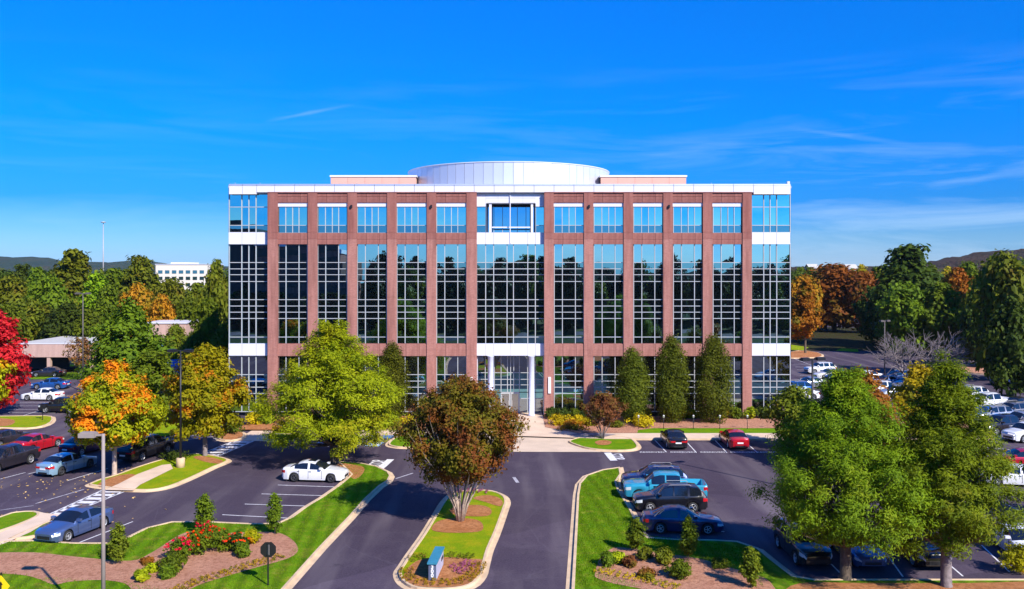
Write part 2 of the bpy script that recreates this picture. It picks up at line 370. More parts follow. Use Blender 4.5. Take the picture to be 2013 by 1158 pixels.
# ------------------------------------------------------------------ ground and setting
def sheet(name, pts, z, mat, kind='structure', parent=None):
    pts3 = [Vector((p[0], p[1], z)) for p in pts]
    tris = tessellate_polygon([pts3])
    me = bpy.data.meshes.new(name)
    fs = []
    for t in tris:
        a, b, c = (pts3[i] for i in t)
        fs.append(t if (b - a).cross(c - a).z > 0 else (t[0], t[2], t[1]))
    me.from_pydata([tuple(p) for p in pts3], [], fs); me.materials.append(mat); me.update()
    o = link(name, me, parent)
    if kind: o['kind'] = kind
    return o
def smooth_closed(pts, n=5):
    out = []; m_ = len(pts)
    for i in range(m_):
        p0, p1, p2, p3 = (Vector(pts[(i + k - 1) % m_]) for k in range(4))
        for j in range(n):
            t = j / n
            q = .5 * ((2 * p1) + (-p0 + p2) * t + (2 * p0 - 5 * p1 + 4 * p2 - p3) * t * t + (-p0 + 3 * p1 - 3 * p2 + p3) * t ** 3)
            out.append((q.x, q.y))
    return out
def area(p): return .5 * sum(p[i][0] * p[(i + 1) % len(p)][1] - p[(i + 1) % len(p)][0] * p[i][1] for i in range(len(p)))
def inset(pts, d):
    if area(pts) < 0: pts = pts[::-1]
    out = []; n = len(pts)
    for i in range(n):
        a, b, c = Vector(pts[i - 1]), Vector(pts[i]), Vector(pts[(i + 1) % n])
        e1 = (b - a).normalized() if (b - a).length > 1e-6 else Vector((1, 0)); e2 = (c - b).normalized() if (c - b).length > 1e-6 else e1
        n1, n2 = Vector((-e1.y, e1.x)), Vector((-e2.y, e2.x)); nn = (n1 + n2)
        nn = nn.normalized() if nn.length > .3 else n1
        k = d / max(.5, nn.dot(n1)); out.append((b.x + nn.x * k, b.y + nn.y * k))
    return out
def island(pts, fill, w=.32, zk=.15, zf=.12, px=True, smooth=4, fname='lawn'):
    if px: pts = [G(*p) for p in pts]
    if smooth: pts = smooth_closed(pts, smooth)
    if area(pts) < 0: pts = pts[::-1]
    gut = inset(pts, -.28); inn = inset(pts, .16); n = len(pts); mb = MB()
    inn2 = inset(pts, .19); o0 = inset(pts, .02)
    rings = [[(p[0], p[1], .016) for p in gut], [(p[0], p[1], .028) for p in pts], [(p[0], p[1], zk) for p in o0], [(p[0], p[1], zk) for p in inn], [(p[0], p[1], zf - .05) for p in inn2]]
    for r_ in range(4):
        for i in range(n):
            j = (i + 1) % n; mb.quad([rings[r_][i], rings[r_][j], rings[r_ + 1][j], rings[r_ + 1][i]], smooth=False)
    mb.build('kerb', M_CONC)['kind'] = 'structure'
    return sheet(fname, inn, zf, fill), inn
def strip(name, a, b, w, z, mat, px=True, kind='structure'):
    if px: a, b = G(*a), G(*b)
    a, b = Vector(a), Vector(b); d = (b - a).normalized(); n = Vector((-d.y, d.x)) * (w / 2)
    return [(a + n), (b + n), (b - n), (a - n)]
class Paint:
    def __init__(s): s.q = []
    def line(s, x0, y0, x1, y1, w=.09): s.q.append(strip('', (x0, y0), (x1, y1), w, 0, None))
    def mline(s, a, b, w=.11): s.q.append(strip('', a, b, w, 0, None, px=False))
    def build(s, name, z, mat):
        mb = MB()
        for q in s.q:
            pts = [(p[0], p[1], z) for p in q]
            n = (Vector(pts[1]) - Vector(pts[0])).cross(Vector(pts[2]) - Vector(pts[1])).z
            mb.quad(pts if n > 0 else pts[::-1])
        o = mb.build(name, mat); o['kind'] = 'structure'; return o

sheet('ground', [(-3500, -900), (3500, -900), (3500, 4500), (-3500, 4500)], -.03, M_FIELD)
# asphalt of the near and side car parks
sheet('asphalt_lot', [(-150, 24), (150, 24), (150, 131), (135, 168), (20, 168), (20, 140), (-30, 140), (-30, 128), (-150, 128)], .0, M_ASPH)
sheet('driveway', [(-11.2, -12), (7.6, -12), (6.2, 24), (-10.6, 24)], .0, M_ASPH)
sheet('road', [(-300, -24), (300, -24), (300, -12), (-300, -12)], .0, M_ASPH)
sheet('upper_lot', [(60, 236), (230, 236), (230, 300), (60, 300)], .02, M_ASPH)
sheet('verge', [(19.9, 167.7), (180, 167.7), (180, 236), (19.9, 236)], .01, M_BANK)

# --- left lawn with the rose bed
A = [(661, 909), (705, 912), (740, 919), (764, 930), (769, 938), (764, 948), (748, 958), (720, 984), (690, 1019), (632, 1080), (594, 1123), (563, 1158), (480, 1256), (380, 1400), (100, 1400), (-260, 1400),
     (-260, 1094), (-60, 1082), (12, 1067), (73, 1066), (145, 1071), (215, 1071), (252, 1059), (288, 1041), (338, 1029), (413, 1029), (500, 1033), (545, 1032), (572, 1020), (602, 998), (632, 980), (668, 955), (690, 936), (672, 918)]
lawnA, innA = island(A, M_GRASS, smooth=0)
island([(0, 1019), (30, 1010), (68, 1008), (78, 1013), (72, 1020), (40, 1034), (0, 1048), (-120, 1085), (-160, 1075)], M_GRASSN, smooth=2)
island([(97, 1027), (106, 1020), (100, 1034), (76, 1056), (30, 1062), (15, 1063), (50, 1047)], M_GRASSN, smooth=2)
def bed(name, pts, mat, z=.135, px=True, n=4):
    if px: pts = [G(*p, z) for p in pts]
    pts = smooth_closed(pts, n)
    if area(pts) < 0: pts = pts[::-1]
    return sheet(name, pts, z, mat)
bed('mulch_bed', [(-80, 1092), (0, 1086), (70, 1086), (119, 1091), (179, 1097), (258, 1102), (300, 1085), (366, 1046), (427, 1048), (492, 1046), (540, 1046), (568, 1056), (585, 1074), (582, 1088), (559, 1100), (512, 1113), (457, 1129), (398, 1147), (340, 1170), (270, 1165), (246, 1147), (200, 1140), (139, 1143), (107, 1149), (79, 1139), (50, 1131), (0, 1127), (-80, 1124)], M_MULCHP)
bed('mulch_bed', [(664, 912), (700, 914), (716, 920), (712, 932), (700, 941), (690, 938)], M_MULCH)
# --- entrance median
D = [(783, 1129), (792, 1113), (807, 1090), (833, 1053), (856, 1015), (874, 986), (893, 971), (930, 966), (968, 968), (990, 977), (996, 988), (993, 1000), (976, 1048), (961, 1083), (953, 1112), (946, 1135), (925, 1155), (880, 1163), (820, 1161), (792, 1148)]
island(D, M_GRASSY, smooth=3)
bed('mulch_bed', [(849, 1041), (862, 1024), (900, 1018), (938, 1022), (950, 1034), (940, 1045), (880, 1047)], M_MULCH)
bed('mulch_bed', [(884, 1002), (905, 994), (945, 993), (965, 1001), (958, 1014), (900, 1013)], M_MULCH)
bed('mulch_bed', [(955, 973), (978, 977), (988, 987), (982, 995), (955, 987), (930, 979)], M_MULCH)
bed('mulch_bed', [(792, 1135), (806, 1112), (830, 1099), (875, 1095), (920, 1098), (948, 1100), (946, 1112), (938, 1132), (920, 1148), (880, 1154), (830, 1153), (800, 1146)], M_MULCH, z=.14)
# --- right lawn
E = [(1123, 1158), (1128, 1075), (1134, 975), (1138, 953), (1152, 937), (1184, 926), (1219, 921), (1222, 935), (1212, 950), (1217, 966), (1240, 1003), (1250, 1023), (1262, 1050), (1275, 1060), (1330, 1064), (1400, 1065), (1450, 1068), (1492, 1082), (1520, 1105), (1560, 1136), (1600, 1143), (1700, 1143), (1900, 1143), (2100, 1143), (2300, 1143), (2400, 1400), (1110, 1400)]
island(E, M_GRASS, smooth=0)
bed('mulch_bed', [(1171, 1123), (1178, 1100), (1199, 1080), (1222, 1076), (1272, 1083), (1330, 1091), (1383, 1100), (1420, 1112), (1470, 1125), (1515, 1145), (1530, 1200), (1400, 1200), (1280, 1162), (1207, 1147), (1172, 1135)], M_MULCHP)
bed('mulch_bed', [(1570, 1147), (1700, 1146), (1900, 1146), (2100, 1146), (2200, 1200), (2200, 1300), (1560, 1300), (1540, 1180)], M_MULCH)
# --- left median island with the maples
J = [(177, 956), (184, 950), (200, 944), (228, 936), (260, 924), (300, 911), (345, 899), (390, 894), (430, 900), (447, 905), (446, 910), (420, 921), (378, 941), (334, 959), (298, 966), (264, 966), (225, 963)]
island(J, M_GRASSY, smooth=3)
bed('mulch_bed', [(192, 955), (205, 944), (235, 934), (262, 932), (268, 938), (250, 948), (222, 956)], M_MULCH)
bed('mulch_bed', [(380, 899), (395, 896), (425, 901), (438, 906), (430, 911), (405, 908)], M_MULCH)
sheet('footpath', [G(*p, .14) for p in ((206, 963), (262, 964), (275, 953), (340, 921), (335, 912), (318, 914), (270, 932), (235, 950))][::-1], .142, M_WALK)
sheet('footpath', [G(*p) for p in ((78, 1011), (120, 1016), (104, 1023), (60, 1050), (10, 1072), (-120, 1120), (-160, 1098), (0, 1051), (45, 1033), (74, 1018))][::-1], .13, M_WALK)
# --- far left island
island([(-140, 842), (0, 843), (52, 844), (83, 840), (101, 832), (104, 823), (90, 819), (0, 820), (-140, 820)], M_GRASSY, smooth=2)
bed('mulch_bed', [(-60, 836), (0, 838), (24, 834), (28, 826), (0, 822), (-60, 822)], M_MULCH)
sheet('far_lawn', [G(*p) for p in ((60, 746), (380, 746), (440, 738), (440, 728), (60, 734))][::-1], .03, M_GRASS)
# --- planted edge along the foot of the maples, left of the building
sheet('side_lawn', [G(*p) for p in ((232, 868), (330, 858), (372, 848), (470, 832), (446, 822), (300, 830), (200, 850))], .10, M_GRASSY)
sheet('side_lawn', [G(*p) for p in ((380, 850), (462, 834), (468, 828), (440, 822), (350, 838))], .13, M_GRASSY)
island([(424, 858), (440, 850), (462, 848), (480, 853), (478, 863), (455, 868), (432, 866)], M_MULCH, smooth=2, fname='mulch_bed')
sheet('footpath', [G(*p) for p in ((462, 867), (522, 867), (536, 846), (500, 843))], .014, M_WALK)
island([(522, 866), (534, 850), (560, 846), (600, 849), (592, 862), (560, 868)], M_GRASSY, smooth=2, fname='planted_bed')

# --- the front of the building: walks, beds, entrance apron
sheet('front_walk', [(8.5, 80.2), (46, 80.2), (46, 82.9), (8.5, 82.9)], .13, M_WALK)
m = MB(); m.box(8.5, 46, 80.05, 80.2, .0, .145); m.build('kerb', M_CONC)['kind'] = 'structure'
sheet('front_lawn', [(12, 82.9), (46, 82.9), (46, 85.4), (14, 85.4), (12.3, 84.4)], .14, M_GRASSN)
sheet('front_bed', [(3.3, 86.0), (6.2, 82.9), (12, 82.9), (12.3, 84.4), (14, 85.4), (46, 85.4), (46, 92.4), (3.3, 92.4)], .15, M_MULCHP)
sheet('front_walk', [(-20.5, 82.6), (-11.5, 82.6), (-5.2, 82.6), (-5.2, 84.6), (-20.5, 84.6)], .13, M_WALK)
m = MB(); m.box(-24, -11.2, 82.45, 82.6, .0, .145); m.build('kerb', M_CONC)['kind'] = 'structure'
sheet('front_bed', [(-27, 84.6), (-4.2, 84.6), (-4.2, 92.4), (-27, 92.4)], .15, M_MULCH)
sheet('entrance_walk', [(-4.2, 82.3), (8.5, 80.2), (6.2, 82.9), (4.9, 84.6), (3.3, 88), (3.3, 94.6), (-4.2, 94.6)], .128, M_WALK)
sheet('entrance_apron', [G(860, 888), G(1182, 889), G(1135, 876), G(1120, 869), (8.5, 80.2), (-4.2, 82.3), (-6.3, 81)], .022, M_APRON)
island([(1118, 869), (1140, 862), (1172, 858), (1215, 860), (1240, 864), (1252, 874), (1254, 882), (1240, 887), (1200, 888), (1158, 884), (1132, 877)], M_GRASSN, smooth=3)
bed('mulch_bed', [(1170, 868), (1186, 865), (1202, 868), (1196, 874), (1176, 874)], M_MULCH)
island([(763, 875), (774, 864), (800, 855), (845, 857), (885, 866), (892, 876), (860, 882), (800, 882), (775, 880)], M_GRASSN, smooth=3)
# --- right car park islands
island([(1530, 703), (1540, 697), (1570, 690), (1608, 694), (1617, 701), (1600, 704), (1560, 705)], M_MULCH, smooth=2, fname='mulch_bed')
sheet('far_lawn', [G(*p) for p in ((1555, 688), (1580, 689), (1590, 683), (1555, 678))], .05, M_GRASSY)
sheet('far_lawn', [G(*p) for p in ((1642, 690), (1688, 692), (1686, 687), (1655, 685))], .055, M_GRASSY)
sheet('side_road', [G(*p) for p in ((1870, 727), (2080, 760), (2080, 752), (1880, 712), (1830, 708))], .02, M_ASPH)
island([(1855, 724), (1905, 716), (1990, 727), (2060, 735), (2080, 750), (1990, 742), (1900, 733)], M_MULCHP, smooth=2, fname='mulch_bed')

# --- road paint
P = Paint()
for q in ((546, 953.5, 663, 957.5), (514, 971, 637, 974.5), (481, 991, 604, 995), (437, 1012, 572, 1019),
          (0, 942, 50, 929), (55, 932, 76, 927), (133, 945, 212, 921), (96, 898, 143, 886), (145, 1071, 261, 1025.5),
          (319, 863, 380, 846), (345, 862, 425, 849), (355, 866, 430, 857), (33, 821, 84, 805), (39, 792, 116, 791.5), (18, 798, 90, 798), (12, 805, 86, 805), (16, 811, 110, 812),
          (96, 752, 122, 746), (108, 758, 126, 755),
          (1288, 866, 1310, 889), (1347, 866, 1369, 890), (1406, 866, 1429, 890), (1462, 866, 1489, 890),
          (1362, 1019.5, 1404, 1020.5), (1415, 1044.5, 1424, 1045.5), (1376, 998, 1386, 998),
          (1216, 966, 1231, 970), (1236, 996, 1246, 997), (1247, 1020, 1268, 1021),
          (1610, 1085, 1665, 1140), (1740, 1085, 1775, 1134), (1866, 1110, 1893, 1133), (1930, 1072, 1985, 1125),
          (1965, 985, 2013, 1008), (1962, 958, 2013, 972), (1968, 935, 2013, 944), (1985, 920, 2013, 926),
          (1558, 704, 1640, 735)): P.line(*q)
for i in range(9): P.line(1560 + i * 3, 716 + i * 5.5, 1600 + i * 14, 716 + i * 5.5, .12)
for i in range(5): P.line(1880 + 14 * i, 835 + 14 * i, 1950 + 14 * i, 843 + 14 * i)
for q in ((588, 864, 632, 852), (645, 878, 684, 855), (702, 876.5, 737, 856.5)): P.line(*q, w=.13)
# stop bars
P.line(1194, 890, 1207, 905.5, w=.62)
P.line(768, 903, 747, 921.5, w=.6)
P.build('road_marking', .010, M_PAINT)
P = Paint()
for k in range(7):
    t = k / 7; P.line(679 - 31 * t, 856.5 + 20.5 * t, 733 - 31 * t, 856.5 + 20 * t, w=.22)
P.line(1010, 938, 1018, 949, w=.25); P.line(778, 941, 812, 930, w=.14); pass
P.line(70, 990, 165, 962, .12); P.line(0, 1003, 66, 994, .1)
P.build('worn_marking', .0065, M_PAINTW)
# ladder crossings
def crossing(a0, a1, b0, b1, n, wbar):
    """two rails a0-a1 and b0-b1, n rungs between them"""
    P = Paint(); A0, A1, B0, B1 = (Vector(G(*p)) for p in (a0, a1, b0, b1))
    P.mline(A0, A1, .22); P.mline(B0, B1, .22)
    for k in range(n):
        t = (k + .5) / n; t0, t1 = t - wbar / 2 / n, t + wbar / 2 / n
        P.q.append([A0.lerp(A1, t0), A0.lerp(A1, t1), B0.lerp(B1, t1), B0.lerp(B1, t0)])
    P.build('crosswalk', .012, M_PAINT)
crossing((92, 1014), (204, 963), (120, 1016), (252, 963), 7, .6)
crossing((377, 899), (464, 866), (428, 897), (498, 867), 6, .55)
# accessible bays: pale panel with the wheelchair mark
def access_bay(px0, px1, py0, py1, shift, mark=True):
    a = [Vector(G(px0, py1)), Vector(G(px1, py1)), Vector(G(px1 + shift, py0)), Vector(G(px0 + shift, py0))]
    sheet('access_marking', [tuple(p) for p in a], .011, M_PALEBLUE)
    c = (a[0] + a[2]) / 2
    mb = MB()
    def arc(r0, r1, a0, a1, cx, cy, n=14):
        for i in range(n):
            t0, t1 = R(a0 + (a1 - a0) * i / n), R(a0 + (a1 - a0) * (i + 1) / n)
            mb.quad([(cx + r0 * math.cos(t0), cy + r0 * math.sin(t0), .015), (cx + r1 * math.cos(t0), cy + r1 * math.sin(t0), .015), (cx + r1 * math.cos(t1), cy + r1 * math.sin(t1), .015), (cx + r0 * math.cos(t1), cy + r0 * math.sin(t1), .015)])
    arc(.32, .44, 130, 400, c.x - .05, c.y - .15); arc(0, .12, 0, 360, c.x - .1, c.y + .65, 10)
    for q in (((-.12, .5), (-.06, .0), .14), ((-.06, .05), (.3, .0), .12), ((.3, .0), (.45, -.4), .12), ((-.1, .3), (.22, .3), .1)):
        s_ = strip('', (c.x + q[0][0], c.y + q[0][1]), (c.x + q[1][0], c.y + q[1][1]), q[2], 0, None, px=False)
        mb.quad([(p[0], p[1], .016) for p in s_][::-1])
    mb.build('wheelchair_marking', M_PAINT)['kind'] = 'structure'
access_bay(716, 744, 869.5, 877.5, 11); access_bay(619, 640, 866, 874, 9)
sheet('blue_marking', [G(744, 861.5), G(768, 861.5), G(776, 856), G(752, 855.5)], .011, M_BLUEP)
# lettering on the asphalt
def text_mesh(body, size, mat, name, depth=0.0, bold=0.0):
    cu = bpy.data.curves.new('lettering', 'FONT'); cu.body = body; cu.size = size; cu.align_x = 'CENTER'; cu.align_y = 'CENTER'; cu.extrude = depth; cu.offset = bold
    cu.resolution_u = 3
    o = bpy.data.objects.new('lettering', cu); COL.objects.link(o); bpy.context.view_layer.update()
    me = bpy.data.meshes.new_from_object(o.evaluated_get(bpy.context.evaluated_depsgraph_get()))
    bpy.data.objects.remove(o); bpy.data.curves.remove(cu); me.name = name; me.materials.clear(); me.materials.append(mat); return me
tm = text_mesh('RESERVED', .48, M_PAINT, 'stall_lettering', bold=.012)
for k, pxc in enumerate((1282, 1342, 1401, 1460, 1512)):
    x, y = G(pxc, 889); o = link('stall_lettering', tm, loc=(x, y, .011)); o['kind'] = 'structure'; o.scale = (1, .9, 1)
tm = text_mesh('STOP', .95, M_PAINT, 'stop_lettering', bold=.02)
o = link('stop_lettering', tm, loc=(*G(1211, 897.5), .011)); o.rotation_euler = (0, 0, R(-88)); o['kind'] = 'structure'; o.scale = (1, 1.6, 1)
o = link('stop_lettering', tm, loc=(*G(742, 910.5), .011)); o.rotation_euler = (0, 0, R(88)); o['kind'] = 'structure'; o.scale = (1, 1.6, 1)
# storm drain lip by the entrance islet, and worn asphalt patch
sheet('asphalt_patch', [(5.4, 82.0), (8.7, 81.0), (9.9, 82.2), (7.0, 83.3)], .15, plain('grey_patch', (.26, .22, .24), .9, var=.2))

# ------------------------------------------------------------------ hills and far woodland
def hill_strip(name, x0, x1, Y0, depth, hfun, mat, nx=160, ny=10, amp=1.6):
    vs, fs = [], []
    for j in range(ny + 1):
        for i in range(nx + 1):
            x = x0 + (x1 - x0) * i / nx; t = j / ny; y = Y0 + depth * t
            vs.append((x, y, max(-2, hfun(x) * math.sin(min(1, t * 1.6) * math.pi / 2) * (1 if t < .7 else 1 - (t - .7) / .3 * .6) + rnd.uniform(-1, 1) * (amp if 0 < j else 0))))
    for j in range(ny):
        for i in range(nx):
            a = j * (nx + 1) + i; fs.append((a, a + 1, a + nx + 2, a + nx + 1) if depth > 0 else (a, a + nx + 1, a + nx + 2, a + 1))
    me = bpy.data.meshes.new(name); me.from_pydata(vs, [], fs); me.materials.append(mat)
    me.polygons.foreach_set('use_smooth', [True] * len(fs)); me.update()
    return tag(link(name, me), kind='structure')
M_HILL = layered('wooded_hill_painted_haze', (.035, .065, .05), (.05, .08, .055), (.085, .075, .055), .01, .03, bump=1, bscale=.12, bdist=8, lo=.5, hi=.7, s3=.2)  # blue of the distant haze is mixed into the hill colours
M_HILLD = layered('dark_wooded_hill', (.012, .018, .008), (.02, .028, .01), (.03, .026, .012), .02, .05, bump=1, bscale=.2, bdist=6, s3=.3)
M_HILLR = layered('autumn_hill', (.06, .05, .04), (.09, .055, .04), (.05, .06, .025), .02, .05, bump=1, bscale=.2, bdist=6, lo=.5, hi=.7, s3=.3)
def hl(x):
    px = CX + x * FPX / 1750
    base = np.interp(px, [-700, -100, 0, 40, 90, 150, 200, 260, 320, 420, 1500, 2100, 2800], [500, 508, 505, 503, 509, 516, 518, 514, 519, 524, 526, 522, 515])
    return CAMH + (HY - base) * 1750 / FPX + 1.5 * math.sin(x * .021) + 1.2 * math.sin(x * .057)
hill_strip('wooded_ridge', -2200, 2200, 1450, 500, hl, M_HILL, 260)
def hr(x):
    px = CX + x * FPX / 760
    base = np.interp(px, [1500, 1600, 1700, 1860, 1885, 1925, 1970, 2013, 2200, 2600], [528, 526, 526, 526, 516, 507, 505, 494, 480, 475])
    return max(0, CAMH + (HY - base) * 760 / FPX + .8 * math.sin(x * .09))
hill_strip('autumn_ridge', 200, 900, 620, 300, hr, M_HILLR, 200, 14, 2.4)

def hb(x): return 15.2 + 2.2 * math.sin(x * .035 + 1) + 1.3 * math.sin(x * .09) + .8 * math.sin(x * .21)
hill_strip('wooded_ridge', -420, 420, -125, -120, hb, M_HILLD, 200)
# ------------------------------------------------------------------ the office building
YB, YG, YR = 92.6, 92.98, 93.38                 # brick face, glass of the brick bays, glass of the recessed bays
def fx(px, Y=YB): return (px - CX) * Y / FPX
def fz(py, Y=YB): return CAMH - (py - HY) * Y / FPX
bld = empty('office_building', (0, 113, 0), 'six storey pink brick and mirrored glass office building with a white drum on its roof', 'office building')
def part(mb, name, mats): 
    o = mb.build(name, mats); o.parent = bld; o.matrix_parent_inverse = Matrix.Translation((0, -113, 0)); return o
# core
m = MB(); zr = fz(368)
XL, XR, CL, CR = fx(451, YR), fx(1553, YR), fx(937), fx(1070)
RL, RR, RZ0, RZ1 = fx(957, YR), fx(1052, YR), fz(457, YR), fz(400, YR)     # balcony recess
yc = YR + .35
m.box(XL, CL, yc, 133, 0, zr); m.box(CR, XR, yc, 133, 0, zr)
m.box(CL, CR, yc + 1.4, 133, 0, fz(699)); m.box(CL, CR, yc, 133, fz(699), RZ0 - .02)
m.box(CL, RL - .06, yc, 133, RZ0 - .02, zr); m.box(RR + .06, CR, yc, 133, RZ0 - .02, zr); m.box(RL - .06, RR + .06, yc, 133, RZ1 + .06, zr); m.box(RL - .06, RR + .06, yc + 2.4, 133, RZ0 - .02, RZ1 + .06)
part(m, 'core', M_CORE)
m = MB(); m.box(XL + .3, XR - .3, 94.4, 132.7, zr, zr + .15); part(m, 'roof', M_ROOF)
m = MB()
for x0, x1 in ((XL - .2, XL), (XR, XR + .2)):
    m = MB(); m.box(x0, x1, YR + .3, 133.1, 0, zr); part(m, 'side_wall', M_GLASSD)
m = MB()
for x0, x1 in ((XL - .2, XL), (XR, XR + .2)): m.box(x0 - .05, x1 + .05, YR + .36, 133.2, zr, fz(364))
m.box(XL, XR, 132.9, 133.2, zr, fz(364)); part(m, 'parapet', M_WHITE)

# brick piers and panels of the two blocks
panel_cache = {}
def bx_obj(name, x0, x1, y0, y1, z0, z1, mat, parent=None, tilt=0):
    """a box as an object of its own; alike boxes share one mesh"""
    key = (name, round(x1 - x0, 3), round(y1 - y0, 3), round(z1 - z0, 3), mat.name)
    me = panel_cache.get(key)
    if me is None:
        w, d, h = (x1 - x0) / 2, (y1 - y0) / 2, (z1 - z0) / 2
        me = panel_cache[key] = MB().box(-w, w, -d, d, -h, h).mesh(name, mat)
    o = bpy.data.objects.new(name, me); COL.objects.link(o)
    p = parent or bld; o.parent = p
    o.location = Vector(((x0 + x1) / 2, (y0 + y1) / 2, (z0 + z1) / 2)) - (Vector((0, 113, 0)))
    if p is not bld: o.location = Vector(((x0 + x1) / 2, (y0 + y1) / 2, (z0 + z1) / 2)) - PORG[p.name]
    if tilt: o.rotation_euler = (R(rnd.gauss(0, tilt)), 0, R(rnd.gauss(0, tilt)))
    return o
PORG = {}
ZT = fz(378)
blocks = [(526, [547, 625, 703, 781, 859], 937), (1070, [1090, 1168, 1246, 1324, 1402], 1478)]
bays = []
for (b0, wins, b1) in blocks:
    edges = [b0] + [e for w in wins for e in (w - 1.5, w + 58)] + [b1]
    for i in range(0, len(edges), 2):
        x0, x1 = fx(edges[i]), fx(edges[i + 1])
        mm = MB()
        zs = [0, fz(790), fz(700), fz(688), fz(584), fz(470), fz(457), ZT]
        for k in range(len(zs) - 1):
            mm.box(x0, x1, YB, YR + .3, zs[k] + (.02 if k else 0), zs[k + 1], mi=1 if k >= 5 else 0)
            if k: mm.box(x0 + .02, x1 - .02, YB + .03, YR + .28, zs[k] - .001, zs[k] + .021)
        pr_ = part(mm, 'brick_pier', [M_BRICK, M_BRICKU])
    # shadow line on top is painted by a dark strip, built further down
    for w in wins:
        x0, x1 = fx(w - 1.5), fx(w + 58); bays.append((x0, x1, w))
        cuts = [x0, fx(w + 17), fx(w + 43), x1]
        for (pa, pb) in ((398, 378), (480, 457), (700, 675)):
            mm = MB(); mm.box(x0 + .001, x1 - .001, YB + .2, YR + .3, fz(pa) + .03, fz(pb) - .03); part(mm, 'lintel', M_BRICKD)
        for (pa, pb) in ((398, 386), (386, 378.4), (480, 470.5), (470.5, 457.5), (700, 676)):
            for k in range(3):
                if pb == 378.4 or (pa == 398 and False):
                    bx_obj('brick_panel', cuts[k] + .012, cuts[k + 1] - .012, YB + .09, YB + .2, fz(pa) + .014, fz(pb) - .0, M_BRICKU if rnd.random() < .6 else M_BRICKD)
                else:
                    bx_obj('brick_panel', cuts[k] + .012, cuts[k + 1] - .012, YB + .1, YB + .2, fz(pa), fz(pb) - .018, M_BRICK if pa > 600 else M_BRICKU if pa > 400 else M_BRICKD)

# glazing: each bay is a window (its frame a mesh) with its panes below it
n_span = [0]
spare = MB()
def glazing(x0, x1, zcols, rows, Yg, barw=.07, names=('pane',), edge=True, mat_tall=M_GLASS, deep=.10):
    """rows: list of z from top to bottom; zcols: list of x from left to right"""
    mm = MB(); xs, zs = zcols, rows
    for i, x in enumerate(xs):
        w = barw * (1.0 if 0 < i < len(xs) - 1 else 1.0)
        mm.box(x - w / 2, x + w / 2, Yg - deep, Yg + .12, zs[-1] - barw / 2, zs[0] + barw / 2)
    for j, z in enumerate(zs):
        for i in range(len(xs) - 1):
            mm.box(xs[i] + barw / 2, xs[i + 1] - barw / 2, Yg - deep + .012, Yg + .12, z - barw * .42, z + barw * .42)
    o = part(mm, 'window', M_FRAME)
    o.matrix_parent_inverse = Matrix.Identity(4); o.location = Vector((0, 0, 0)) - Vector((0, 113, 0)); PORG[o.name] = Vector((0, 0, 0))
    for j in range(len(zs) - 1):
        h = zs[j] - zs[j + 1]; tall = h > 1.15
        for i in range(len(xs) - 1):
            a = (xs[i] + .02, xs[i + 1] - .02, Yg, Yg + .03, zs[j + 1] + .02, zs[j] - .02)
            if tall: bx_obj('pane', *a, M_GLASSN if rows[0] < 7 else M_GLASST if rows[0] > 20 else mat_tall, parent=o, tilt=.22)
            else:
                n_span[0] += 1
                if n_span[0] <= 290: bx_obj('spandrel_pane', *a, M_GLASSD, parent=o, tilt=.10)
                else: spare.box(*a)
def rows(Y, lst): return [fz(p, Y) for p in lst]
ROW_TOP = [407, 443, 458]; ROW_MID = [479, 516, 528.5, 540, 553.3, 589, 601.5, 613.6, 626, 662.5, 676]; ROW_LOW = [699.5, 736.3, 749, 761, 773.5, 809]
ROW_WTOP = [381, 407, 443, 457]
for (x0, x1, w) in bays:
    e0, e1 = w - .5, w + 57.5
    c3 = [fx(e0, YG), fx(w + 15.5, YG), fx(w + 41, YG), fx(e1, YG)]; c4 = [c3[0], fx(w + 15, YG), fx(w + 28.5, YG), fx(w + 41, YG), c3[3]]
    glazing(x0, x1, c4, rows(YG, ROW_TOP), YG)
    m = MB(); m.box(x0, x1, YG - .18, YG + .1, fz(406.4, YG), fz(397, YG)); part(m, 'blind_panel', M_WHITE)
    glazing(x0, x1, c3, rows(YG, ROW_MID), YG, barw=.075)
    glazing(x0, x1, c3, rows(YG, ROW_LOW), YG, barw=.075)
for wcols in ((451, 475.6, 489.5, 503.6, 527), (1477, 1501, 1513.5, 1526.5, 1553)):
    xs = [fx(c, YR) for c in wcols]
    glazing(0, 0, xs, rows(YR, ROW_WTOP), YR, barw=.085); glazing(0, 0, xs, rows(YR, ROW_MID), YR, barw=.085); glazing(0, 0, xs, rows(YR, ROW_LOW), YR, barw=.085)
ccols = [937, 954.8, 970.5, 996.8, 1009.4, 1037.5, 1052.4, 1071]
glazing(0, 0, [fx(c, YR) for c in ccols], rows(YR, ROW_MID), YR, barw=.085)
glazing(0, 0, [fx(937, YR), fx(955, YR)], rows(YR, ROW_TOP), YR); glazing(0, 0, [fx(1053, YR), fx(1071, YR)], rows(YR, ROW_TOP), YR)
